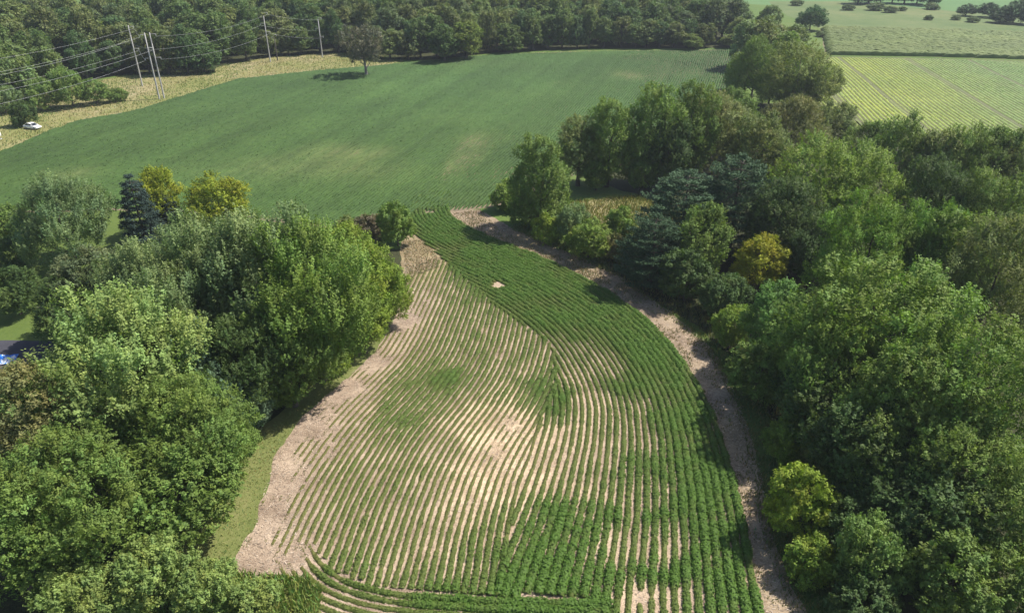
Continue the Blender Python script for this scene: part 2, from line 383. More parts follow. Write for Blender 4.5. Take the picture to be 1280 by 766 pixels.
LEFT_GUIDE = [(-17.2, 28.0), (-15.9, 36.0)] + [(-14.8,45.3), (-14.7,48.3), (-13.9,54.1), (-12.3,61.4), (-10.7,65.5), (-8.7,70.1), (-6.2,77.3), (-4.8,87.0), (-4.0,94.0), (-3.2,101.1), (-2.8,106.9)]
RIGHT_GUIDE = [(19.0, 30.0), (19.5, 36)] + [(19.7,39.9), (20.1,41.9), (20.8,46.2), (21.4,51.0), (21.9,56.6), (22.3,61.6), (22.3,68.8), (21.2,77.3), (17.9,88.5), (12.2,98.4), (5.3,106.9), (-4.8,116.7), (-10.4,123.6), (-12.2,127.6), (-12.6,132.6), (-11.8,138.8)]
def guide(pts):
    return resample(smooth_line(resample(catmull(pts, 0.5), 0.5), 60), 0.5)
LG, RG = guide(LEFT_GUIDE), guide(RIGHT_GUIDE)
def offset_line(p, d):
    t = np.gradient(p, axis=0); t /= np.linalg.norm(t, axis=1, keepdims=True)
    n = np.c_[t[:, 1], -t[:, 0]]
    q = p + n * d
    # drop backward points made by tight curvature
    keep = np.r_[True, np.einsum('ij,ij->i', np.diff(q, axis=0), t[1:]) > 0.05]
    return smooth_line(q[keep], 12)
ROW = 0.74
nrows = 0
def add_row(line, seed, dscale=1.0):
    global nrows
    me = row_mesh(line, seed, dscale)
    if me is None: return
    o = obj('crop_row', me, near_field)
    o.color = (0.082, 0.156, 0.025, 1)
    nrows += 1
def runs(mask):
    out, s = [], None
    for i, k in enumerate(mask):
        if k and s is None: s = i
        if not k and s is not None: out.append((s, i)); s = None
    if s is not None: out.append((s, len(mask)))
    return out
HEAD = np.array([(-18.2,47.1), (-17.3,45.1), (-16.1,43.6), (-14.4,42.6), (-11.3,41.8), (-6.6,41.2), (-1.3,40.9), (3.9,40.7), (8.8,40.6)])
HG = guide([tuple(q) for q in HEAD])
def above_head(q):
    o_ = np.argsort(HG[:, 0])
    return q[:, 1] > np.where(q[:, 0] < HG[:, 0].min(), 45.0, np.interp(q[:, 0], HG[o_, 0], HG[o_, 1])) + 0.35
for i in range(-17, 20):
    q = offset_line(LG, ROW * i)
    m = (q[:, 0] < seam_x(q[:, 1]) + 0.25) & above_head(q) & in_poly(q[:, 0], q[:, 1], NEAR_POLY)
    m &= q[:, 1] < 109
    for a, b in runs(m):
        if b - a > 5: add_row(q[a:b], 100 + i, 0.6 if i < -9 else 1.0)
for j in range(0, 32):
    q = offset_line(RG, -ROW * j)
    yy = q[:, 1]
    q[:, 0] -= 0.0072 * j * np.where(yy < 66, 69 - yy, np.clip(72 - yy, 0, 6) ** 2 / 12)     # rows lean and widen towards the near end
    m = (q[:, 0] > seam_x(q[:, 1]) - 0.25) & (above_head(q) | (q[:, 0] > 6.5)) & (in_poly(q[:, 0], q[:, 1], NEAR_POLY) | (q[:, 1] > 121))
    for a, b in runs(m):
        if b - a > 5: add_row(q[a:b], 300 + j)
for k in range(0, 7):
    add_row(offset_line(HG, ROW * k), 500 + k, 1.0 if k < 2 else 0.7)

# ------------------------------------------------------------------ far crops: ridged canopies, too many rows to pick apart
def scan_runs(poly, org, d, off):
    """intervals of the line org + off*n + t*d inside poly"""
    n = (-d[1], d[0])
    ts = []
    m = len(poly)
    for i in range(m):
        ax, ay = poly[i][0] - org[0], poly[i][1] - org[1]; bx, by = poly[(i + 1) % m][0] - org[0], poly[(i + 1) % m][1] - org[1]
        sa = ax * n[0] + ay * n[1] - off; sb = bx * n[0] + by * n[1] - off
        if (sa > 0) != (sb > 0):
            k = sa / (sa - sb)
            ts.append((ax + (bx - ax) * k) * d[0] + (ay + (by - ay) * k) * d[1])
    ts.sort()
    return list(zip(ts[::2], ts[1::2]))

def ridged(name, poly, ang, spacing, width, hfn, tintfn, step, mat, z0=0.01, seed=0, lean=0.0, bend=0.0):
    rng = np.random.default_rng(seed)
    d = (math.sin(ang), math.cos(ang)); n = (-d[1], d[0])
    org = np.mean([q[:2] for q in poly], 0)
    offs = [(q[0] - org[0]) * n[0] + (q[1] - org[1]) * n[1] for q in poly]
    V, F, T = [], [], []
    nv = 0
    for k, o_ in enumerate(np.arange(min(offs), max(offs), spacing)):
        for (t0, t1) in scan_runs(poly, org, d, o_):
            if t1 - t0 < 2: continue
            t = np.arange(t0 + rng.uniform(0, .6), t1 - rng.uniform(0, .6), step)
            m = len(t)
            if m < 2: continue
            cx = org[0] + d[0] * t + n[0] * o_; cy = org[1] + d[1] * t + n[1] * o_
            wob = rng.normal(0, 0.05, m) + bend * (fbm(cx * 0.02, cy * 0.02) - 0.5)
            cx = cx + n[0] * wob; cy = cy + n[1] * wob
            h = hfn(cx, cy, k) * rng.uniform(0.8, 1.15, m) * np.clip(np.minimum(t - t[0], t[-1] - t) / 2.0 + 0.1, 0, 1)
            w = width * (0.4 + 0.6 * np.clip(h / (np.max(h) + 1e-6), 0, 1)) * rng.uniform(0.85, 1.15, m)
            prof = [(-0.5, 0.0), (-0.3, 0.8), (0.05, 1.0), (0.33, 0.75), (0.5, 0.0)]
            pts = np.stack([np.c_[cx + n[0] * w * a + rng.normal(0, .03, m), cy + n[1] * w * a + rng.normal(0, .03, m), z0 + h * b * rng.uniform(.85, 1.1, m)] for a, b in prof], 1)
            V.append(pts.reshape(-1, 3))
            i0 = nv + np.arange(m - 1)[:, None] * 5 + np.arange(4)[None]
            F.append(np.stack([i0, i0 + 5, i0 + 6, i0 + 1], -1).reshape(-1, 4))
            tt = tintfn(cx, cy, k) * rng.uniform(0.88, 1.12, (m, 1))
            T.append(np.repeat(tt, 5, 0))
            nv += m * 5
    V = np.vstack(V); F = np.vstack(F); T = np.vstack(T)
    return mesh_of(name, V, F, [mat], {'tint': ('POINT', 'FLOAT_COLOR', np.c_[T, np.ones(len(T))])})

# worn, thin patches in the big field (x, y, rx, ry, strength)
PATCH = [(*q, a, b, s) for (q, a, b, s) in zip([(-40.8,165.9), (-31.3,164.6), (-46.0,156.9), (-9.3,167.1), (-11.7,159.8), (-13.9,154.0), (38.1,252.3), (-92.9,148.7), (-23.3,276.6), (-54.9,151.3), (-7.8,175.8), (-32.6,151.3)], [7, 4, 12, 3, 1.5, 1.2, 5, 5, 16, 16, 5, 12], [6, 4, 6, 9, 9, 8, 7, 4, 6, 8, 6, 7], [.75, .55, .45, .7, .6, .6, .6, .7, .2, .3, .35, .3])]
def thin(x, y):
    s = np.zeros(np.shape(x))
    for (px, py, rx, ry, k) in PATCH:
        s = s + k * np.exp(-((x - px) / rx) ** 2 - ((y - py) / ry) ** 2)
    u_ = x * 0.955 - y * 0.296
    return np.clip(0.55 * s * (0.1 + 0.9 * fbm(x * 0.25, y * 0.12) + 0.9 * N3(u_ * 0.9, y * 0.06)), 0, 1)
def far_h(x, y, k): return 0.52 * (1 - 0.85 * thin(x, y)) * (0.75 + 0.5 * fbm(x * 0.06, y * 0.06))
def far_t(x, y, k):
    s = thin(x, y)[:, None]; u_ = x * 0.955 - y * 0.296
    v = (0.66 + 0.5 * fbm(x * 0.03 + 4, y * 0.03) + 0.26 * N2(u_ * 0.5, y * 0.012))[:, None]
    return v * ((1 - s) * (np.array([0.78, 0.69, 0.44]) + np.clip((y - 140) / 150, 0, 1)[:, None] * np.array([0.05, 0.08, 0.2])) + s * np.array([2.7, 1.4, 1.6]))  # tint turns paler and bluer with distance, painting haze into the crop
me = ridged('far_crop', FAR_POLY, 0.30, 0.76, 0.70, far_h, far_t, 0.85, CANOPY, 0.01, 31, bend=3.0)
o = tag(obj('crop_rows', me, far_field), kind='stuff')

def scatter_leaves(name, poly, per_m2, hfn, tintfn, size, seed, mat=None, color=(0.05, 0.125, 0.03), parent=None, ymax=None):
    rng = np.random.default_rng(seed)
    p = np.array([q[:2] for q in poly]); lo, hi = p.min(0), p.max(0)
    if ymax: hi[1] = min(hi[1], ymax)
    n = int((hi[0] - lo[0]) * (hi[1] - lo[1]) * per_m2)
    x = rng.uniform(lo[0], hi[0], n); y = rng.uniform(lo[1], hi[1], n)
    k = in_poly(x, y, poly); x, y = x[k], y[k]
    h = hfn(x, y, 0); k = rng.random(len(x)) < np.clip(h * 2.0, 0.1, 1); x, y, h = x[k], y[k], h[k]
    n = len(x)
    c = np.c_[x, y, h * rng.uniform(0.85, 1.25, n)]
    nrm = unit(np.array([0, 0, 0.8]) + rng.normal(0, 0.45, (n, 3)))
    v, f = leaf_quads(c, nrm, rng.uniform(0.6, 1.2, n) * size, rng)
    t = tintfn(x, y, 0) * rng.uniform(0.75, 1.3, (n, 1))
    o = obj(name, mesh_of(name, v, f, [mat or CROP], {'tint': ('FACE', 'FLOAT_COLOR', np.c_[t, np.ones(n)])}), parent)
    o.color = (*color, 1)
    o['kind'] = 'stuff'
    return o
scatter_leaves('crop_leaves', FAR_POLY, 1.1, far_h, far_t, 0.30, 77, parent=far_field, color=(0.046, 0.108, 0.032))

# strip field of yellow-green rows on the far side of the trees, corn beyond it
STRIP_POLY = [(119.8,287.9), (155.7,284.6), (193.5,278.2), (237.7,267.6)] + [(215, 170), (120, 150), (100, 165), (88, 190), (84, 220)]
strip_field = sheet('strip_field', STRIP_POLY, 0.008, noise_mat('lane_soil', [(0.3, (0.085, 0.09, 0.045)), (0.7, (0.14, 0.14, 0.07))], [(0.1, 0.4), (2, 0.6)]), 2.0, 0, None, 0.5, 14)
LANES = [12.0, 27.5, 52.0, 74.0]
SANG = 0.165
sdv = (math.sin(SANG), math.cos(SANG)); snv = (-sdv[1], sdv[0])
def lane_pos(x, y): return -((x - 84) * snv[0] + (y - 220) * snv[1])
def in_lane(x, y):
    s = lane_pos(x, y); m = np.zeros(np.shape(s))
    for l, w in zip(LANES, [1.3, 0.7, 0.8, 0.6]): m = np.maximum(m, np.clip(1.5 - np.abs(s - l) / w, 0, 1))
    return m
def strip_h(x, y, k): return (0.13 + 0.09 * fbm(x * 0.08, y * 0.05)) * (1 - 0.9 * in_lane(x, y))
def strip_t(x, y, k):
    s = lane_pos(x, y)[:, None]
    yel = np.clip(1.0 - (s - 34) / 45, 0.15, 1) * (0.55 + 0.9 * fbm(x * 0.09, y * 0.03))[:, None]
    yel = np.clip(yel, 0, 1.1) * (0.8 if k % 2 else 1.0)
    c = (1 - yel) * np.array([2.9, 2.0, 2.2]) + yel * np.array([4.6, 2.5, 1.4])
    l = in_lane(x, y)[:, None]
    return c * (1 - 0.6 * l) + 0.6 * l * np.array([2.0, 0.9, 1.6])
me = ridged('strip_rows', STRIP_POLY, SANG, 1.25, 1.0, strip_h, strip_t, 1.1, CANOPY, 0.012, 41, bend=2.0)
tag(obj('crop_rows', me, strip_field), kind='stuff')
scatter_leaves('crop_leaves', STRIP_POLY, 1.5, strip_h, strip_t, 0.34, 79, parent=strip_field, color=(0.048, 0.128, 0.034))

CORN_POLY = [(119.9,291.3), (157.3,287.9), (195.5,281.3), (245.9,270.5), (292.8,327.5), (233.1,340.6), (188.3,350.0), (143.1,359.8)]
corn_field = sheet('corn_field', CORN_POLY, 0.008, DIRT, 2.0, 0, None, 0.5, 15)
def corn_h(x, y, k): return 1.5 + 0.25 * fbm(x * 0.1, y * 0.1)
def corn_t(x, y, k):
    v = (0.8 + 0.4 * fbm(x * 0.015, y * 0.08))[:, None]
    return v * np.array([2.2, 1.32, 1.3])
me = ridged('corn_rows', CORN_POLY, math.pi / 2 + 0.09, 0.9, 0.95, corn_h, corn_t, 1.3, CANOPY, 0.012, 43)
tag(obj('crop_rows', me, corn_field), kind='stuff')
HAY = noise_mat('hay_meadow', [(0.36, (0.07, 0.115, 0.038)), (0.5, (0.11, 0.15, 0.055)), (0.62, (0.16, 0.175, 0.075))], [(0.03, 0.45), (0.15, 0.25), (1.0, 0.3)], bump=0.6, bump_scale=2)
sheet('meadow', [(143.1,359.8), (188.3,350.0), (233.1,340.6), (292.8,327.5), (373.1,424.7), (261.7,398.7), (233.5,431.7), (200.5,470.1), (152.8,470.1), (143.1,404.9)], 0.006, HAY, 3.0, 0, None, 1.5, 16)
sheet('distant_field', [(160, 445), (215, 400), (330, 380), (620, 420), (620, 900), (60, 900), (90, 480)], 0.005, noise_mat('distant_crop', [(0.3, (0.07, 0.15, 0.055)), (0.7, (0.12, 0.20, 0.075))], [(0.02, 0.5), (0.5, 0.5)]), 6.0, 0, None, 2, 17)

# ------------------------------------------------------------------ tree prototypes
def tube(path, radii, sides=7):
    P_ = np.array(path, float); m = len(P_)
    t = unit(np.gradient(P_, axis=0))
    ref = np.array([0.3, 0.9, 0.1])
    u = unit(np.cross(t, ref)); w = np.cross(t, u)
    a = np.linspace(0, 2 * math.pi, sides, endpoint=False)
    V = P_[:, None] + (u[:, None] * np.cos(a)[None, :, None] + w[:, None] * np.sin(a)[None, :, None]) * np.array(radii)[:, None, None]
    F = []
    for i in range(m - 1):
        for k in range(sides):
            F.append((i * sides + k, i * sides + (k + 1) % sides, (i + 1) * sides + (k + 1) % sides, (i + 1) * sides + k))
    return V.reshape(-1, 3), np.array(F)

def join(parts):
    V, F, n = [], [], 0
    for v, f in parts:
        V.append(v); F.append(f + n); n += len(v)
    return np.vstack(V), np.vstack(F)

def limb_parts(rng, H, r0, tips, top=0.8, sides=7):
    """tapered trunk with a limb to each tip"""
    k = 7
    z = np.linspace(-0.15, H * top, k)
    wob = np.cumsum(rng.normal(0, 0.012 * H, (k, 2)), 0) * np.linspace(0, 1, k)[:, None]
    trunk = np.c_[wob, z]
    rad = r0 * (1 - 0.85 * np.linspace(0, 1, k)); rad[0] *= 1.5
    parts = [tube(trunk, rad, sides)]
    for tp in tips:
        tp = np.array(tp)
        zz = np.clip(tp[2] - 0.75 * np.hypot(tp[0], tp[1]) - 0.05 * H, 0.12 * H, H * top * 0.95)
        b = np.array([np.interp(zz, z, wob[:, 0]), np.interp(zz, z, wob[:, 1]), zz])
        rb = np.interp(zz, z, rad) * 0.6
        mid = b * 0.5 + tp * 0.5 + np.array([0, 0, -0.06 * H]) + rng.normal(0, 0.02 * H, 3)
        s = np.linspace(0, 1, 6)[:, None]
        path = (1 - s) ** 2 * b + 2 * s * (1 - s) * mid + s ** 2 * tp
        parts.append(tube(path, rb * (1 - 0.88 * s[:, 0]), 5))
    return parts

def spread(rng, n, sampler):
    pts = [sampler()]
    while len(pts) < n:
        c = [sampler() for _ in range(8)]
        P_ = np.array(pts)
        d = [np.min(np.linalg.norm(P_ - q, axis=1)) for q in c]
        pts.append(c[int(np.argmax(d))])
    return np.array(pts)

PROTO = {}; NQ = {}
SPRAY, LEAFSZ = 1.9, 1.15
def broad(name, seed, R, H, z0=0.06, n_lobe=46, lobe=0.30, sprays=46, leaves=13, leaf=0.205, up=0.6, slen=0.95, swid=0.15, shape=1.0, gap=0.0, mat=None, bark=None, trunk_r=None, tipy=0.0):
    rng = np.random.default_rng(seed)
    zc = H * (z0 + 1) / 2; hz = H * (1 - z0) / 2
    ks = rng.normal(0, 2.2, (6, 3)); ph = rng.uniform(0, 6.3, 6)
    def env(d): return 1 + 0.2 * np.mean(np.cos(d @ ks.T + ph), axis=-1) * 2.2
    def samp():
        d = rng.normal(size=3); d /= np.linalg.norm(d)
        if d[2] < -0.75: d[2] *= -1
        r = rng.uniform(0.35, 0.86) ** 0.5
        if rng.random() < 0.12: r *= 1.13
        e = env(d)
        w = R * (1 - tipy * max(0, d[2]) ** 2)
        q = np.array([d[0] * w, d[1] * w, d[2] * hz]) * r * e * (1 - lobe * 0.55)
        if d[2] < 0: q[0] *= shape; q[1] *= shape
        return q
    L_ = spread(rng, n_lobe, samp)
    out = unit(L_ / np.array([R, R, hz]))
    lr = R * lobe * rng.uniform(0.7, 1.25, n_lobe)
    ns = (sprays * SPRAY * 0.62 * (lr / (R * lobe)) ** 1.6).astype(int) + 6
    li = np.repeat(np.arange(n_lobe), ns); n = len(li)
    ds = unit(rng.normal(size=(n, 3)) + 0.75 * out[li] + np.array([0, 0, 0.45]))
    sp = L_[li] + ds * (lr[li] * np.where(rng.random(n) < 0.18, rng.uniform(0.2, 0.75, n), rng.uniform(0.72, 1.06, n)))[:, None]
    keep = np.ones(n, bool)
    for k in range(n_lobe):
        dk = np.linalg.norm(sp - L_[k], axis=1)
        keep &= ~((dk < 0.5 * lr[k]) & (li != k))
    if gap: keep &= rng.random(n) > gap
    sp, ds, li = sp[keep], ds[keep], li[keep]; n = len(sp)
    ax = unit(ds * 0.8 + np.array([0, 0, up]) + rng.normal(0, 0.28, (n, 3)))
    leaves = int(leaves * 1.6)
    m = n * leaves
    si = np.repeat(np.arange(n), leaves)
    t = rng.uniform(-0.25, 1.0, m)
    wid = swid * (1.25 - 0.85 * np.clip(t, 0, 1))
    c = sp[si] + ax[si] * (t * slen)[:, None] + rng.normal(size=(m, 3)) * wid[:, None]
    c[:, 2] += zc
    c[:, 2] = np.maximum(c[:, 2], 0.05)
    sn = ds * 0.6 + np.array([0, 0, 0.45]) + rng.normal(0, 0.45, (n, 3))
    nrm = unit(sn[si] + rng.normal(0, 0.30, (m, 3)))
    v, f = leaf_quads(c, nrm, rng.uniform(0.7, 1.3, m) * leaf * LEAFSZ * 1.15, rng, 0.55, ax[si])
    ts = (rng.uniform(0.74, 1.28, n))[si] * rng.uniform(0.87, 1.13, m) * (rng.uniform(0.9, 1.12, n_lobe))[li][si]
    yl = (rng.uniform(-0.07, 0.08, n_lobe)[li] + rng.uniform(-0.06, 0.07, n))[si]
    tint = np.c_[ts * (1 + yl), ts, ts * (1 - 0.8 * yl), np.ones(m)]
    crown = mesh_of('crown', v, f, [mat or LEAF], {'tint': ('FACE', 'FLOAT_COLOR', tint)})
    NQ[name] = len(f)
    tips = [L_[k] + np.array([0, 0, zc]) for k in rng.permutation(n_lobe)[:min(12, n_lobe)]]
    tv, tf = join(limb_parts(rng, H, trunk_r or 0.022 * H, tips, 0.78))
    trunk = mesh_of('trunk', tv, tf, [bark or BARK], smooth=True)
    PROTO[name] = (crown, trunk, R, H)

def conifer(name, seed, R, H, z0=0.1, whorls=16, per=7, leaf=0.34, droop=-0.05, full=0.35, taper=0.8, plume=0.55, dens=16):
    """horizontal plumed boughs in whorls: pines flat-topped and open, spruces conical"""
    rng = np.random.default_rng(seed)
    C, Nn, S, T = [], [], [], []
    tips = []
    for k in range(whorls):
        f = k / (whorls - 1)
        z = H * (z0 + (0.97 - z0) * f)
        ln = R * ((1 - f) ** taper * (1 - full) + full * math.sqrt(max(0, 1 - f ** 3))) * (0.65 + 0.35 * min(1, f * 6 + 0.4))
        a0 = rng.uniform(0, 6.28)
        for j in range(per):
            a = a0 + 6.283 * j / per + rng.normal(0, 0.2)
            l = ln * rng.uniform(0.72, 1.12)
            if l < 0.3: l = 0.3
            d = np.array([math.cos(a), math.sin(a), 0]); sd_ = np.array([-d[1], d[0], 0])
            tips.append(d * l * 0.8 + np.array([0, 0, z + 0.1 * l]))
            m = int(dens * l) + 6
            s = rng.uniform(0.25, 1.0, m) ** 0.7
            lat = rng.normal(0, 1, m) * 0.20 * l * (1.25 - s)
            zz = z + l * (droop * s + 0.16 * s * s) + rng.normal(0, 0.10, m)
            base = d * (s * l)[:, None] + sd_ * lat[:, None]; base[:, 2] = zz
            axis = unit(d * 0.75 + sd_ * (np.sign(lat) * 0.5)[:, None] + np.array([0, 0, plume]) + rng.normal(0, 0.25, (m, 3)))
            bt = rng.uniform(0.8, 1.25, m)
            for q in range(5):
                C.append(base + axis * rng.uniform(0, 0.55, (m, 1)) + rng.normal(0, 0.06, (m, 3)))
                Nn.append(unit(np.array([0, 0, 0.7]) + rng.normal(0, 0.5, (m, 3))))
                S.append(rng.uniform(0.7, 1.2, m) * leaf); T.append(bt * rng.uniform(0.8, 1.2, m))
    C = np.vstack(C); Nn = np.vstack(Nn); S = np.concatenate(S); T = np.concatenate(T)
    v, f = leaf_quads(C, Nn, S, rng, 0.42)
    crown = mesh_of('crown', v, f, [NEEDLE], {'tint': ('FACE', 'FLOAT_COLOR', np.c_[T, T, T, np.ones(len(T))])})
    parts = [tube([(0, 0, -0.15), (0.05, 0, H * .3), (0, 0.08, H * .65), (0, 0, H * .98)], [0.024 * H, 0.018 * H, 0.010 * H, 0.03], 8)]
    for tp in tips[::2]:
        parts.append(tube([(0, 0, tp[2] - 0.1), tp * np.array([.5, .5, 1]), tp], [0.06, 0.045, 0.015], 4))
    tv, tf = join(parts)
    PROTO[name] = (crown, mesh_of('trunk', tv, tf, [BARK], smooth=True), R, H)

broad('broad_a', 11, 8.0, 18.0, n_lobe=64, lobe=0.25, sprays=40, up=0.7)
broad('broad_b', 12, 8.0, 18.0, n_lobe=74, lobe=0.22, sprays=34, z0=0.04, up=0.5)
broad('broad_c', 13, 8.0, 18.0, n_lobe=56, lobe=0.27, sprays=44, z0=0.07, up=0.6)
broad('spiky_a', 21, 7.0, 16.0, n_lobe=70, lobe=0.22, sprays=34, up=1.6, slen=1.5, swid=0.15, leaves=14, leaf=0.2, z0=0.03)
broad('spiky_b', 22, 7.0, 16.0, n_lobe=60, lobe=0.24, sprays=38, up=1.8, slen=1.45, swid=0.15, leaves=14, leaf=0.2, z0=0.02)
broad('medium_a', 31, 5.5, 13.0, n_lobe=44, lobe=0.28, sprays=30, leaf=0.23)
broad('medium_b', 32, 5.5, 13.0, n_lobe=40, lobe=0.30, sprays=32, leaf=0.23, z0=0.1)
broad('fine', 33, 5.5, 13.0, n_lobe=64, lobe=0.21, sprays=30, leaf=0.18, leaves=10, slen=0.55, z0=0.05, up=0.3)
broad('poplar_a', 41, 4.8, 18.0, n_lobe=58, lobe=0.30, sprays=28, z0=-0.05, up=0.8)
broad('poplar_b', 42, 4.8, 18.0, n_lobe=50, lobe=0.34, sprays=30, z0=-0.06, up=0.9, tipy=0.3)
broad('open', 43, 8.0, 18.0, n_lobe=60, lobe=0.22, sprays=30, gap=0.15, z0=-0.02, leaf=0.22, up=0.5, bark=PALE_BARK)
broad('small_a', 51, 3.6, 7.5, n_lobe=30, lobe=0.30, sprays=26, z0=0.04, leaf=0.2, slen=0.55)
broad('small_b', 52, 3.6, 7.5, n_lobe=26, lobe=0.33, sprays=28, z0=0.02, leaf=0.2, slen=0.85, up=1.5)
broad('bush_a', 61, 2.4, 3.6, n_lobe=18, lobe=0.36, sprays=22, z0=0.0, leaf=0.18, slen=0.45, trunk_r=0.08)
broad('bush_b', 62, 2.4, 3.6, n_lobe=16, lobe=0.38, sprays=22, z0=0.0, leaf=0.18, slen=0.5, up=1.2, trunk_r=0.08)
for k in range(6):
    broad('wood_%d' % k, 71 + k, 5.0, 16.0, n_lobe=30 + 3 * (k % 3), lobe=0.33, sprays=20, leaves=7, leaf=0.42, z0=-0.03 + 0.03 * (k % 3), slen=0.8, swid=0.25, up=0.6, tipy=0.15 * (k % 2))
conifer('pine_a', 81, 8.0, 17.0, whorls=15, per=9, full=0.85, taper=0.9, plume=0.75, dens=15)
conifer('pine_b', 82, 7.0, 17.0, whorls=14, per=9, full=0.78, taper=0.8, plume=0.7, dens=15)
conifer('spruce', 83, 3.8, 12.0, z0=0.03, whorls=11, per=9, full=0.5, taper=0.75, plume=0.3, droop=-0.3, leaf=0.3, dens=22)
broad('ragged', 91, 7.0, 14.0, n_lobe=30, lobe=0.24, sprays=26, z0=0.14, gap=0.25, leaf=0.27, slen=1.0, shape=0.7, bark=PALE_BARK, trunk_r=0.42)

rnd = random.Random(5)
def plant(name, label, cat, proto, x, y, h, r, color, group=None, rot=None):
    crown, trunk, R, H = PROTO[proto]
    t = empty(name, (x, y, 0), rnd.uniform(0, 6.28) if rot is None else rot)
    t.scale = (r / R, r / R * rnd.uniform(0.94, 1.06), h / H)
    tag(t, label, cat, group)
    c = obj('crown', crown, t); c.color = (*color, 1)
    obj('trunk', trunk, t)
    return t

G_PALE = (0.205, 0.285, 0.085); G_SILV = (0.175, 0.24, 0.095); G_MID = (0.148, 0.22, 0.05); G_DARK = (0.08, 0.13, 0.038)  # G_DARK also puts shade into the leaf colour of shaded trees
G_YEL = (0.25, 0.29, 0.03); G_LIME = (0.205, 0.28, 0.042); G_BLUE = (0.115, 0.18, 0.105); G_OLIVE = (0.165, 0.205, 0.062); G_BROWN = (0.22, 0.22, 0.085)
G_OAK = (0.162, 0.245, 0.05)

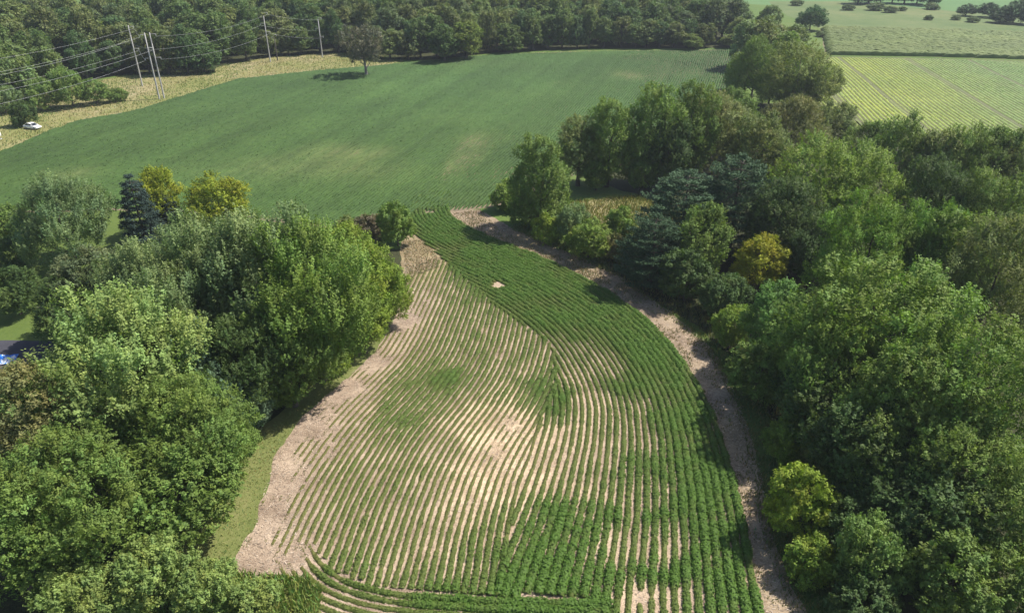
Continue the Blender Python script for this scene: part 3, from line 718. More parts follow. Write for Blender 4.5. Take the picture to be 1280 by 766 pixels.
K_LEAF = 1.3
LT = 'trees on the left of the near crop field'
RT = 'trees of the wood beside the right dirt strip'
TREES = [
 # (name, label, category, prototype, x, y, height, radius, colour, group)
 # left of the near field
 ('maple_tree', 'large pale green tree whose rounded crown fills the left foreground', 'tree', 'spiky_a', -38.2, 60.7, 17, 8.6, G_PALE, LT),
 ('maple_tree', 'mid green tree below the large pale crown, right shoulder over grass verge', 'tree', 'broad_a', -29.9, 53.6, 13, 5.6, G_MID, LT),
 ('maple_tree', 'brownish olive tree at the left frame edge below the blue tarp', 'tree', 'fine', -42.8, 53.3, 14, 5.6, G_BROWN, LT),
 ('maple_tree', 'deep green tree in the lower left corner, left of the grass verge', 'tree', 'broad_b', -36.3, 46.1, 13, 6.2, G_MID, LT),
 ('maple_tree', 'lowest green tree at the left frame edge in the bottom corner', 'tree', 'broad_c', -39.9, 42.1, 12, 5.5, G_MID, LT),
 ('maple_tree', 'round green tree overhanging the grass verge at lower left', 'tree', 'medium_a', -29.7, 48.6, 9, 5.2, G_MID, LT),
 ('sapling', 'bright green sapling at the bottom edge nearest the weedy verge', 'sapling', 'small_b', -24.2, 39.9, 4.5, 2.6, (0.205, 0.27, 0.075), 'bright saplings at the bottom left'),
 ('sapling', 'bright green sapling at the bottom edge, tallest of the bottom row', 'sapling', 'small_b', -29.3, 40.9, 5.5, 3.0, (0.205, 0.27, 0.075), 'bright saplings at the bottom left'),
 ('sapling', 'bright green sapling at the bottom edge, left of the tallest one', 'sapling', 'small_b', -33.3, 39.0, 5.0, 2.8, (0.205, 0.27, 0.075), 'bright saplings at the bottom left'),
 ('sapling', 'small bright green sapling half cut off by the bottom frame edge', 'sapling', 'bush_b', -20.5, 39.9, 2.6, 2.0, (0.205, 0.27, 0.075), 'bright saplings at the bottom left'),
 ('sapling', 'blue green young tree squeezed between pale crown and dark tall trees', 'tree', 'small_b', -33.4, 64.1, 11, 3.4, G_BLUE, LT),
 ('sapling', 'blue green young tree behind the grass verge, right of the pale crown', 'tree', 'small_b', -30.0, 60.1, 8.5, 3.0, G_BLUE, LT),
 ('sapling', 'short blue green young tree at the top end of the grass verge', 'tree', 'small_a', -27.9, 62.5, 5.6, 2.4, G_BLUE, LT),
 ('sapling', 'small green sapling in the row behind the grass verge', 'sapling', 'small_a', -28.9, 59.0, 4.2, 2.2, G_MID, LT),
 ('bush', 'leafy low bush where the verge meets the dense left clump', 'bush', 'bush_b', -25.6, 67.6, 2.6, 2.0, G_OAK, LT),
 ('bush', 'small leafy bush at the tree foot, upper end of the stubble edge', 'bush', 'bush_a', -21.4, 75.2, 2.4, 1.9, G_LIME, LT),
 ('bush', 'small bush under the round tree overhanging the verge', 'bush', 'bush_b', -28.6, 52.0, 2.0, 1.7, G_OAK, LT),
 ('bush', 'low weedy bush at the tree foot halfway along the verge', 'bush', 'bush_a', -28.2, 60.0, 2.2, 1.8, G_MID, LT),
 ('silver_maple', 'tall silvery green tree, highest of the dense dark clump on the left', 'tree', 'spiky_b', -28.6, 76.0, 20, 7.6, G_SILV, LT),
 ('silver_maple', 'silvery dark green tree at the right front of the dense left clump', 'tree', 'spiky_a', -22.6, 73.0, 19, 7.2, G_OAK, LT),
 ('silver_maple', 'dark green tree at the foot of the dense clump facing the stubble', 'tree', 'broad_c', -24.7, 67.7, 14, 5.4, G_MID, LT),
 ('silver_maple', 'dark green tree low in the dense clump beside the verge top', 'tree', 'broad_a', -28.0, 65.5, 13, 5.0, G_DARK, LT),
 ('silver_maple', 'silvery tree left of the highest crown in the dense left clump', 'tree', 'spiky_a', -35.4, 77.0, 18, 7.2, G_SILV, LT),
 ('silver_maple', 'silvery olive tree between brownish tree and the dense left clump', 'tree', 'spiky_b', -43.3, 79.3, 15.5, 7.0, G_SILV, LT),
 ('silver_maple', 'lower silvery tree rising just behind the large pale crown', 'tree', 'spiky_a', -37.5, 70.8, 15, 6.0, G_SILV, LT),
 ('broadleaf_tree', 'brownish grey green tree beside the lawn at the far left', 'tree', 'fine', -53.7, 82.9, 12, 6.0, (0.135, 0.170, 0.079), LT),
 ('broadleaf_tree', 'dark shaded tree standing over the lawn above the blue tarp', 'tree', 'broad_c', -56.3, 80.8, 9.5, 4.6, G_DARK, LT),
 ('broadleaf_tree', 'dark green tree at the left frame edge above the lawn', 'tree', 'medium_b', -68.7, 89.2, 6.5, 3.4, G_DARK, LT),
 ('locust_tree', 'wide bright lime green tree at the right end of the left clump', 'tree', 'fine', -19.7, 83.4, 15, 5.6, G_LIME, LT),
 ('locust_tree', 'lower lime green tree leaning over the stubble edge', 'tree', 'fine', -16.7, 85.4, 9.5, 3.4, G_LIME, LT),
 ('locust_tree', 'small lime green tree at the foot of the wide lime tree', 'tree', 'medium_b', -18.6, 79.0, 6.5, 3.0, G_LIME, LT),
 ('willow_tree', 'grey green spiky tree alone by the big field at far left', 'tree', 'spiky_b', -69.9, 106.3, 14, 6.4, (0.159, 0.227, 0.096), LT),
 ('shrub', 'green shrub at the left frame edge beside the grey spiky tree', 'shrub', 'small_a', -84.1, 113.7, 6, 3.4, G_MID, LT),
 ('shrub', 'dark green shrub on the lawn at the left frame edge', 'shrub', 'small_b', -77.2, 103.4, 5, 2.8, G_DARK, LT),
 ('spruce_tree', 'dark blue green spruce left of the yellow green trees', 'tree', 'spruce', -61.2, 112.3, 12.5, 3.6, (0.055, 0.088, 0.075), LT),
 ('spruce_tree', 'lower blue spruce in front of the yellow green tree', 'tree', 'spruce', -59.7, 118.0, 7.5, 3.6, (0.06, 0.09, 0.075), LT),
 ('yellow_tree', 'round yellow green tree touching the dark blue spruce', 'tree', 'medium_b', -60.3, 118.9, 11, 3.9, G_YEL, LT),
 ('yellow_tree', 'round yellow green tree standing free at the big field edge', 'tree', 'medium_a', -50.5, 119.2, 9.5, 5.0, G_YEL, LT),
 ('bush', 'grey brown bush at the field neck beside the lime tree', 'bush', 'bush_a', -24.0, 115.1, 4.0, 2.9, (0.17, 0.15, 0.095), LT),
 ('bush', 'green bush at the field neck, right of the grey brown bush', 'bush', 'small_a', -19.1, 112.5, 7.0, 2.9, G_OAK, LT),
 ('bush', 'small olive bush between grey brown bush and lime tree', 'bush', 'bush_b', -27.7, 113.7, 4.0, 2.4, G_OLIVE, LT),
 # right of the near field, from the neck downwards
 ('poplar_tree', 'tall narrow green tree standing apart at the end of the dirt strip', 'tree', 'poplar_a', 4.8, 119.9, 17.1, 4.8, G_MID, RT),
 ('bush', 'low green bush at the foot of the tall narrow tree, on its left', 'bush', 'bush_a', -1.2, 129.2, 5.0, 2.8, G_OAK, RT),
 ('bush', 'dark low bush right at the foot of the tall narrow tree', 'bush', 'bush_b', 2.2, 122.1, 5.3, 2.8, G_MID, RT),
 ('bush', 'round light green bush beside the dirt strip, nearest the tall narrow tree', 'bush', 'bush_a', 6.0, 113.6, 4.5, 2.5, G_LIME, RT),
 ('bush', 'grey green upright bush between two round bushes beside dirt strip', 'bush', 'small_b', 9.6, 112.3, 6.8, 2.6, G_SILV, RT),
 ('bush', 'large round bush with tan right side beside the dirt strip', 'bush', 'small_a', 12.3, 107.8, 5.9, 3.5, (0.183, 0.258, 0.051), RT),
 ('bush', 'small tan green bush between round bush and dark pine', 'bush', 'bush_b', 16.2, 106.6, 3.9, 2.3, G_BROWN, RT),
 ('bush', 'light green bush at the front of the small clearing', 'bush', 'bush_b', 18.4, 114.9, 5.0, 2.6, G_OAK, RT),
 ('broadleaf_tree', 'left tree of the row behind the small clearing', 'tree', 'poplar_b', 13.4, 142.6, 14.9, 4.8, G_OLIVE, RT),
 ('broadleaf_tree', 'second tree of the row behind the small clearing', 'tree', 'poplar_a', 19.2, 142.1, 18.1, 5.0, G_OAK, RT),
 ('broadleaf_tree', 'tallest tree of the row behind the small clearing', 'tree', 'poplar_b', 27.6, 143.6, 21.2, 5.6, G_OAK, RT),
 ('broadleaf_tree', 'slim dark tree right of the tallest behind the clearing', 'tree', 'poplar_a', 36.2, 145.6, 20.7, 4.6, G_MID, RT),
 ('broadleaf_tree', 'dense dark tree filling the row behind the clearing', 'tree', 'medium_a', 31.1, 141.7, 13.6, 4.6, G_DARK, RT),
 ('broadleaf_tree', 'broad greyish olive crown above the blue pines', 'tree', 'broad_b', 42.9, 150.6, 17, 7.4, (0.203, 0.227, 0.079), RT),
 ('broadleaf_tree', 'dark green tree between greyish olive crown and willow', 'tree', 'medium_a', 49.1, 140.2, 14, 6.0, G_OLIVE, RT),
 ('broadleaf_tree', 'reddish brown tinted tree below the hedgerow willow', 'tree', 'broad_c', 59.0, 151.7, 15, 7.4, (0.171, 0.183, 0.063), RT),
 ('broadleaf_tree', 'small dark tree at the big field edge below the hedgerow', 'tree', 'medium_b', 55.3, 185.2, 10, 4.2, G_MID, RT),
 ('pine_tree', 'blue green pine with long plumed boughs beside the clearing', 'tree', 'pine_a', 26.8, 106.7, 15, 7.6, (0.072, 0.125, 0.065), RT),
 ('pine_tree', 'taller blue green pine behind the first, towards the pale oak', 'tree', 'pine_b', 34.7, 107.0, 17.5, 7.2, (0.075, 0.128, 0.066), RT),
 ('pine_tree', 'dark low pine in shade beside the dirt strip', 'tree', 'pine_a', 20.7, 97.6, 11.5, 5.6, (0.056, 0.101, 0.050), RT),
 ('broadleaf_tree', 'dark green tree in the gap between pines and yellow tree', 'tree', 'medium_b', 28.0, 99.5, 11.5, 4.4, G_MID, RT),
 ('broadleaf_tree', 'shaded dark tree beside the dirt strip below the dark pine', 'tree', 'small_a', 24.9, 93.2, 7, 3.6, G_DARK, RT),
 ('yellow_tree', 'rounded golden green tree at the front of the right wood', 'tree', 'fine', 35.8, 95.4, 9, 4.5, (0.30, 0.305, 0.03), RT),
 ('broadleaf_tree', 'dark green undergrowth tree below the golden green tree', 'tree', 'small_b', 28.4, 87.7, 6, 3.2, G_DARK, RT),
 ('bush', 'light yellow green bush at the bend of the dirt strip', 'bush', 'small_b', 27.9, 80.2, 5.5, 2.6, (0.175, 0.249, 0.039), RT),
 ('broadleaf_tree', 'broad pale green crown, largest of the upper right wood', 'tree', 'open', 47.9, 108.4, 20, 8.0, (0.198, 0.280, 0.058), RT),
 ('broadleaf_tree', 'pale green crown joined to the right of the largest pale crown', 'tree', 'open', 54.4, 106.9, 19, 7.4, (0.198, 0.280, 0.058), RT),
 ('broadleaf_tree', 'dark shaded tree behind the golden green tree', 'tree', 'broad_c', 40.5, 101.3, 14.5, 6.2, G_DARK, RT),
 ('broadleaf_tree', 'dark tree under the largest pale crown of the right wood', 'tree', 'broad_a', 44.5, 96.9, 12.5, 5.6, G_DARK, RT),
 ('broadleaf_tree', 'first dark tree of the row along the striped field', 'tree', 'medium_a', 71.9, 131.3, 16, 5.6, G_MID, RT),
 ('broadleaf_tree', 'second dark tree of the row along the striped field', 'tree', 'poplar_a', 75.5, 127.0, 16, 4.8, G_OLIVE, RT),
 ('broadleaf_tree', 'third and tallest dark tree of the row along the striped field', 'tree', 'broad_a', 78.9, 124.5, 17.5, 6.0, G_MID, RT),
 ('broadleaf_tree', 'fourth dark tree of the row along the striped field, near right edge', 'tree', 'medium_b', 84.5, 123.9, 16, 5.4, G_MID, RT),
 ('broadleaf_tree', 'dark tree cut by the right frame edge below the striped field', 'tree', 'broad_b', 87.0, 119.3, 17, 6.2, G_OLIVE, RT),
 ('broadleaf_tree', 'dark tree in second row below the striped field', 'tree', 'broad_c', 62.4, 103.5, 17, 6.4, G_DARK, RT),
 ('broadleaf_tree', 'dark tree at right frame edge in the second row below striped field', 'tree', 'broad_a', 68.9, 97.9, 18, 7.0, G_MID, RT),
 ('broadleaf_tree', 'round bright green crown below the largest pale crown', 'tree', 'broad_b', 46.4, 86.5, 18, 6.2, (0.159, 0.258, 0.041), RT),
 ('broadleaf_tree', 'bright green crown right of the round bright crown', 'tree', 'broad_a', 53.7, 87.3, 17.5, 5.0, (0.130, 0.241, 0.041), RT),
 ('broadleaf_tree', 'green crown with dark hollows near the right frame edge', 'tree', 'poplar_a', 55.6, 83.7, 18, 4.8, G_OAK, RT),
 ('broadleaf_tree', 'grey green tree cut by the right frame edge at mid height', 'tree', 'broad_c', 56.9, 77.0, 18, 6.6, G_OLIVE, RT),
 ('oak_tree', 'huge green tree at the centre of the right wood', 'tree', 'broad_b', 37.4, 66.5, 19.5, 8.8, G_OAK, RT),
 ('oak_tree', 'green tree in front of the huge tree, towards the dirt strip', 'tree', 'broad_a', 32.9, 62.5, 15, 5.6, G_OAK, RT),
 ('oak_tree', 'large green tree filling the right frame edge', 'tree', 'broad_b', 40.7, 53.1, 19.5, 7.6, G_OAK, RT),
 ('oak_tree', 'dark green tree between huge central tree and right edge tree', 'tree', 'broad_c', 36.0, 53.3, 15.5, 6.2, G_MID, RT),
 ('oak_tree', 'dim green tree low in the right wood above the bright bush', 'tree', 'broad_a', 38.0, 46.0, 13.5, 5.4, G_MID, RT),
 ('broadleaf_tree', 'light green feathery tree at the inner bend of the dirt strip', 'tree', 'medium_b', 31.2, 75.3, 11, 4.2, (0.130, 0.234, 0.058), RT),
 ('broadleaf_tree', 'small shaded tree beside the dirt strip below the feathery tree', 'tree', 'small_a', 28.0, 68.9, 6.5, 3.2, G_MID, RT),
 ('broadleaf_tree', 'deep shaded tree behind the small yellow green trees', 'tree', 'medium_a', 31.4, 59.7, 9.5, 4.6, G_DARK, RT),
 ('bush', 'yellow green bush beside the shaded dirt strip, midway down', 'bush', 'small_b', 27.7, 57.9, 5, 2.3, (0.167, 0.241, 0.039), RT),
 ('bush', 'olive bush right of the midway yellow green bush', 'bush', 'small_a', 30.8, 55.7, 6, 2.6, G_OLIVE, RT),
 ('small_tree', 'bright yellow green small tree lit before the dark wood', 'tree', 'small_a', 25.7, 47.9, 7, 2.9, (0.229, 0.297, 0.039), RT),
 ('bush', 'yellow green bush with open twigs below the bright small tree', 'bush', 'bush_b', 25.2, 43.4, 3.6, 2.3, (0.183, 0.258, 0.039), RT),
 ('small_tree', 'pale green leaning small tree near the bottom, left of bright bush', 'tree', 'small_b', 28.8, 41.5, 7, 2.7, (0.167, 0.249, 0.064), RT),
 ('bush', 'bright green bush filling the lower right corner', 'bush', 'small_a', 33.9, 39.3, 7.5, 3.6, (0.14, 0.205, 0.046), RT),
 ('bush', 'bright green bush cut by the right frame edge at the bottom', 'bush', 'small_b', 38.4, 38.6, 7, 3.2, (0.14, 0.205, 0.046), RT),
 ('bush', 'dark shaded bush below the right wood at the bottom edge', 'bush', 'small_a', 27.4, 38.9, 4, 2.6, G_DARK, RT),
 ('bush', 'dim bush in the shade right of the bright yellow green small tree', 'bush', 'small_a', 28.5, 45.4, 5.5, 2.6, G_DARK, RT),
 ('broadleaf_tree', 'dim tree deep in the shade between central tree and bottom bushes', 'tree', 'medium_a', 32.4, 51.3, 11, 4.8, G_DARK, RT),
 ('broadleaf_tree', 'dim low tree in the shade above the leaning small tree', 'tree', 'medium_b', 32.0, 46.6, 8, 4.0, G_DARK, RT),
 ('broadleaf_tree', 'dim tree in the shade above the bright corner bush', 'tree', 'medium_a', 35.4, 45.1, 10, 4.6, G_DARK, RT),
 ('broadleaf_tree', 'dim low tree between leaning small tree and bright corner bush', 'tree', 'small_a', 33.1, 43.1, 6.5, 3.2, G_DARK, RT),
 ('broadleaf_tree', 'olive tree between the willow and the striped field corner', 'tree', 'medium_a', 72.2, 164.4, 11, 5.2, G_OLIVE, RT),
 ('broadleaf_tree', 'olive green tree beside the first lane of the striped field', 'tree', 'medium_b', 71.6, 144.3, 12, 5.0, G_MID, RT),
 ('broadleaf_tree', 'green tree tucked behind the greyish olive crown', 'tree', 'medium_b', 51.2, 163.2, 12, 5.0, G_MID, RT),
 ('bush', 'dark bush at the foot of the trees behind the clearing', 'bush', 'small_a', 16.8, 139.8, 6.2, 3.2, G_MID, RT),
 ('bush', 'dark bush under the tallest tree behind the clearing', 'bush', 'small_b', 25.7, 139.8, 6.2, 3.4, G_MID, RT),
 # hedgerow between the fields
 ('hedgerow_tree', 'broad olive willow, biggest crown of the hedgerow between the fields', 'tree', 'open', 76.4, 203.0, 19, 10.5, (0.183, 0.227, 0.058), 'hedgerow trees between the fields'),
 ('hedgerow_tree', 'dark tree at the left of the olive willow in the hedgerow', 'tree', 'broad_c', 69.7, 216.1, 17, 6.4, G_MID, 'hedgerow trees between the fields'),
 ('hedgerow_tree', 'low dark tree at the foot of the olive willow', 'tree', 'medium_a', 72.8, 209.4, 10, 5.0, G_MID, 'hedgerow trees between the fields'),
 ('hedgerow_tree', 'olive tree behind the willow where hedgerow meets the far wood', 'tree', 'wood_1', 86.9, 263.2, 17, 7.5, G_OLIVE, 'hedgerow trees between the fields'),
 ('hedgerow_tree', 'grey green tree behind the willow nearest the meadow', 'tree', 'wood_2', 97.5, 270.4, 14, 6.5, (0.152, 0.203, 0.070), 'hedgerow trees between the fields'),
 ('hedgerow_tree', 'pale green tree at the wood corner with a thin top', 'tree', 'wood_4', 113.3, 341.8, 13, 5.0, (0.152, 0.210, 0.077), 'hedgerow trees between the fields'),
 ('hedgerow_tree', 'green tree filling the hedgerow just above the willow', 'tree', 'wood_3', 86.1, 241.3, 16, 7.0, G_MID, 'hedgerow trees between the fields'),
 ('hedgerow_tree', 'dark green tree on the big field side of the willow', 'tree', 'wood_0', 70.1, 224.8, 13, 5.6, G_MID, 'hedgerow trees between the fields'),
 ('hedgerow_tree', 'low olive tree on the striped field side of the willow', 'tree', 'medium_b', 86.5, 210.2, 12, 5.4, G_OLIVE, 'hedgerow trees between the fields'),
 ('hedgerow_tree', 'grey green tree joining the hedgerow to the far wood', 'tree', 'wood_5', 81.1, 263.0, 16, 6.6, G_SILV, 'hedgerow trees between the fields'),
 ('hedgerow_tree', 'green tree at the foot of the willow facing the camera', 'tree', 'medium_a', 77.5, 199.9, 11, 5.4, G_OLIVE, 'hedgerow trees between the fields'),
 ('round_tree', 'dark round tree standing alone beside the meadow', 'tree', 'small_a', 136.5, 354.9, 9.2, 6.2, (0.077, 0.156, 0.058), None),
 ('ragged_tree', 'ragged grey brown tree standing alone in the far field corner', 'tree', 'ragged', -48.8, 252.3, 16.4, 8.0, (0.14, 0.145, 0.095), None),
 # shrubs along the power line
 ('bush', 'small dark bush beside the parked white car', 'bush', 'bush_a', -126.1, 189.1, 5.6, 2.9, G_DARK, 'shrubs under the power line'),
 ('shrub', 'light green shrub nearest the small dark bush under the wires', 'shrub', 'small_a', -129.5, 205.2, 7.4, 4.2, (0.17, 0.25, 0.065), 'shrubs under the power line'),
 ('shrub', 'tall light green shrub in the middle of the thicket under the wires', 'shrub', 'small_b', -124.3, 208.9, 9.7, 4.6, (0.17, 0.25, 0.065), 'shrubs under the power line'),
 ('shrub', 'green shrub at the right end of the thicket under the wires', 'shrub', 'small_a', -119.4, 212.7, 6.3, 4.0, (0.17, 0.25, 0.065), 'shrubs under the power line'),
 ('shrub', 'lowest shrub of the thicket, towards the leaning single pole', 'shrub', 'bush_a', -114.8, 215.7, 3.4, 2.8, (0.17, 0.25, 0.065), 'shrubs under the power line'),
 ('shrub', 'grey green shrub at the left frame edge under the wires', 'shrub', 'small_b', -138.9, 201.6, 6.5, 3.8, G_SILV, 'shrubs under the power line'),
 ('shrub', 'green shrub at the back of the thicket near the wood', 'shrub', 'small_a', -141.6, 217.7, 7.5, 4.4, (0.17, 0.25, 0.065), 'shrubs under the power line'),

]
for (nm, lb, ct, pr, x, y, h, r, c, gp) in TREES:
    plant(nm, lb, ct, pr, x, y, h, r, c, gp)

# ------------------------------------------------------------------ the far wood: every crown a tree
rw = random.Random(17)
WOOD_COLS = [(q[0] * 1.45, q[1] * 1.4, q[2] * 1.25) for q in [(0.075, 0.12, 0.042), (0.095, 0.14, 0.05), (0.06, 0.105, 0.042), (0.115, 0.15, 0.055), (0.08, 0.115, 0.055), (0.10, 0.125, 0.05)]]
edge = np.array(WOOD_EDGE)
ex = edge[:, 0]
def edge_y(x): return float(np.interp(x, ex, edge[:, 1]))
placed = []
def wood_tree(x, y, h, r, c, label, group):
    plant('wood_tree', label, 'tree', 'wood_%d' % rw.randrange(6), x, y, h, r, c, group)
special = [(-17.0, 283.0, 14.0, 6.6, (0.14, 0.19, 0.035), 'yellow green round tree standing out at the front edge of the far wood'),
           (-0.6, 296.5, 10.0, 6.0, (0.10, 0.15, 0.04), 'rounded green tree at the wood edge right of the yellow green one'),
           (-24.5, 276.6, 13.2, 5.0, (0.09, 0.15, 0.04), 'green tree at the wood edge left of the yellow green one'),
           (71.8, 303.7, 6.0, 4.6, (0.14, 0.19, 0.04), 'small yellow green tree at the wood edge near the hedgerow'),
           (87.4, 307.5, 5.5, 4.4, (0.13, 0.17, 0.04), 'small yellowish tree where the wood meets the hedgerow'),
           (-141.6, 251.0, 10.2, 4.6, (0.09, 0.14, 0.06), 'pale grey green tree under the wires at the wood edge')]
for (x, y, h, r, c, lb) in special:
    wood_tree(x, y, h, r, c, lb, 'trees standing out at the edge of the far wood'); placed.append((x, y))
def far_enough(x, y, d):
    return all((x - a) ** 2 + (y - b) ** 2 > d * d for a, b in placed)
ZONES = [(-150, 'at the left frame edge'), (-116, 'left of the single pole'), (-96, 'right behind the pole pair'), (-80, 'behind the mid distance pole'), (-58, 'behind the farthest thin pole'), (-34, 'behind the ragged lone tree'), (-8, 'behind the yellow edge tree'), (22, 'above the big field middle'), (55, 'above the tallest clearing tree'), (999, 'near the hedgerow')]
TONES = ['mid green', 'light green', 'dark green', 'pale olive', 'grey green', 'brownish olive']
def zone_label(x, row, tone):
    z = [n for lim, n in ZONES if x < lim][0]
    return TONES[tone] + (' tree at the front of the far wood ' if row == 0 else ' tree deeper in the far wood ') + z
def tone(x, row):
    k = rw.randrange(6)
    return WOOD_COLS[k], zone_label(x, row, k)
x = -205.0
while x < 92:
    y = edge_y(x) + rw.uniform(1.5, 4.5)
    if far_enough(x, y, 4.0):
        placed.append((x, y))
        wood_tree(x, y, rw.uniform(8.5, 16), rw.uniform(3.6, 5.4), *tone(x, 0), 'front row of the far wood')
    x += rw.uniform(4.6, 7.2)
n_in = 0
for _ in range(9000):
    x = rw.uniform(-235, 95); y0 = edge_y(x)
    depth = 92 if y0 > 255 else 352 - y0
    y = y0 + rw.uniform(6, depth)
    if not far_enough(x, y, 8.3): continue
    if abs(x) > 0.76 * (y * 0.877 + 24) + 8: continue
    placed.append((x, y)); n_in += 1
    wood_tree(x, y, rw.uniform(12, 18.5) + (2.5 if y - y0 > 40 else 0), rw.uniform(5.0, 7.2), *tone(x, 1), 'deep rows of the far wood')
    if n_in >= 245: break

# distant tree belt and bushes of the meadow
BELT = 'belt of dark trees beyond the meadow'
for k, u in enumerate([(201.2,457.9), (209.4,461.9), (214.2,457.9), (223.0,461.9), (228.2,457.9), (235.6,457.9), (238.3,450.1)]):
    plant('belt_tree', 'dark tree in the belt at the top edge beyond the meadow', 'tree', 'wood_%d' % (k % 6), u[0], u[1], rw.uniform(9, 12), rw.uniform(4.5, 6.5), (0.07, 0.115, 0.055), BELT)
for (lb, x, y, h, r) in [
    ('left of the dark round trees at the upper right edge of frame', 235.2, 404.9, 5.0, 4.6),
    ('second dark round tree at upper right beyond the meadow', 244.1, 398.7, 6.1, 5.6),
    ('largest dark round tree at the upper right frame edge', 243.7, 378.3, 9.4, 6.2),
    ('low dark tree between second and largest round trees, upper right', 237.5, 378.3, 4.4, 5.0),
    ('low dark tree cut by the right frame edge beyond the meadow', 247.4, 372.9, 6.1, 5.0)]:
    plant('meadow_tree', lb, 'tree', 'small_a', x, y, h, r, (0.07, 0.115, 0.052), 'dark trees beyond the meadow at upper right')
for (x, y, h, r, lb) in [
    (183.6, 428.1, 2.0, 3.4, 'small bush in the meadow below the left end of the dark belt'),
    (198.5, 428.1, 2.8, 4.6, 'wide pale bush in the meadow under the dark belt'),
    (202.1, 417.9, 2.8, 3.6, 'pale round bush in the meadow, right of the wide pale bush'),
    (211.7, 424.7, 2.0, 2.2, 'small bush in the meadow right of the pale round bush'),
    (208.6, 389.7, 1.9, 2.4, 'small bush in the meadow nearest the corn, right of centre'),
    (230.8, 431.7, 2.5, 4.0, 'low bush at the right end of the dark belt'),
    (221.8, 389.7, 1.9, 2.4, 'small dark bush in the meadow left of the dark round trees'),
    (163.1, 450.1, 2.1, 3.6, 'small bush at the top of the meadow near the far wood'),
    (134.3, 336.1, 2.0, 2.4, 'small bush at the foot of the lone round tree'),
    (225.8, 381.1, 2.2, 2.8, 'low bush under the left dark round tree')]:
    plant('meadow_bush', lb, 'bush', 'bush_a', x, y, max(2.0, h, 0.75 * r), r, (0.13, 0.18, 0.075), 'bushes in the meadow')  # leaf colour lightened to stand for haze over the meadow

# ------------------------------------------------------------------ utility poles and wires
WOODPOLE = noise_mat('weathered_pole', [(0.3, (0.32, 0.31, 0.29)), (0.7, (0.50, 0.49, 0.47))], [(1.0, 0.4), (9, 0.6)], stretch=((1, 1, 0.1), 0))
DARKPOLE = noise_mat('dark_pole', [(0.3, (0.05, 0.045, 0.04)), (0.7, (0.12, 0.10, 0.09))], [(1.0, 0.4), (9, 0.6)])
PORC = plain_mat('insulator', (0.55, 0.56, 0.58), 0.3)
ALU = plain_mat('wire_metal', (0.42, 0.43, 0.44), 0.5, 0.2)

def box(cx, cy, cz, sx, sy, sz):
    v = np.array([(x, y, z) for x in (-.5, .5) for y in (-.5, .5) for z in (-.5, .5)]) * (sx, sy, sz) + (cx, cy, cz)
    f = np.array([(0, 1, 3, 2), (4, 6, 7, 5), (0, 4, 5, 1), (2, 3, 7, 6), (0, 2, 6, 4), (1, 5, 7, 3)])
    return v, f

def insulator_mesh():
    prof = [(0.03, 0), (0.09, 0.05), (0.05, 0.12), (0.10, 0.2), (0.05, 0.28), (0.10, 0.36), (0.04, 0.44), (0.02, 0.55)]
    return tube([(0, 0, -z) for _, z in prof], [r for r, _ in prof], 8)
ins_me = mesh_of('insulator', *insulator_mesh(), [PORC], smooth=True)
POLE_R = 0.185
def pole(name, label, x, y, h, arms, rz, dark=False, arm_side=1.0):
    """round tapered pole; arms: heights of the standoff brackets that carry a wire each"""
    t = empty(name, (x, y, 0), rz)
    tag(t, label, 'utility pole', 'utility poles of the power line')
    v, f = tube([(0, 0, -0.3), (0, 0, h * .5), (0, 0, h)], [POLE_R * 1.25, POLE_R, POLE_R * 0.75], 12)
    cap = np.array([[(len(v) - 12 + k) for k in range(12)]])
    faces = [tuple(q) for q in f] + [tuple(cap[0])]
    obj('shaft', mesh_of('shaft', v, faces, [DARKPOLE if dark else WOODPOLE], smooth=True), t)
    pts = []
    for k, (z, s) in enumerate(arms):
        L_ = 0.95 * abs(s)
        sg = 1 if s > 0 else -1
        a = obj('crossarm', mesh_of('crossarm', *join([box(sg * L_ / 2, 0, z, L_, 0.11, 0.13)]), [WOODPOLE]), t)
        i = obj('insulator', ins_me, a); i.location = (sg * (L_ - 0.1), 0, z - 0.05)
        pts.append(Vector((x, y, 0)) + Vector((math.cos(rz) * sg * (L_ - 0.1), math.sin(rz) * sg * (L_ - 0.1), z - 0.6)))
    return t, pts

def wire(label, a, b, sag, group):
    s = np.linspace(0, 1, 25)
    p = np.outer(1 - s, a) + np.outer(s, b)
    p[:, 2] -= sag * 4 * s * (1 - s)
    v, f = tube(p, np.full(25, 0.02), 5)
    c = np.array(a)
    o = obj('power_wire', mesh_of('power_wire', v - c, f, [ALU], smooth=True)); o.location = a
    tag(o, label, 'wire', group)

H3 = lambda h, s: [(h - 0.6, s), (h - 4.2, -s), (h - 7.0, s)]
pA, wA = pole('utility_pole', 'leaning single weathered pole, leftmost of the tall poles', -116.8, 236.1, 18.1, H3(18.4, 1.6), 0.25)
pB, wB = pole('utility_pole', 'left pole of the close pair beside the field margin', -104.1, 218.7, 18.5, H3(18.6, -1.5), 0.25)
pC, wC = pole('utility_pole', 'right pole of the close pair beside the field margin', -103.1, 219.7, 18.4, H3(18.6, 1.7), 0.25)
pD, wD = pole('utility_pole', 'pale pole standing before the wood recess, mid distance', -88.1, 276.6, 15.8, H3(17.5, 1.6), 0.1)
pE, wE = pole('utility_pole', 'short dark pole beside the pale mid distance pole', -86.4, 279.8, 8.4, [(9.0, 1.0), (8.2, -1.0)], 0.1, dark=True)
pF, wF = pole('utility_pole', 'farthest thin pole before the wood, left of the ragged tree', -71.3, 286.2, 13.6, H3(14.5, 1.4), 0.1)
pG, wG = pole('utility_pole', 'pole beyond the left frame edge carrying the leftmost wires', -156.0, 168.0, 17.5, H3(17.5, 1.6), 0.45)
pH, wH = pole('utility_pole', 'pole beyond the left frame edge carrying the nearer wires', -139.0, 148.0, 17.5, H3(17.5, 1.6), 0.45)
WG = 'wires of the power line'
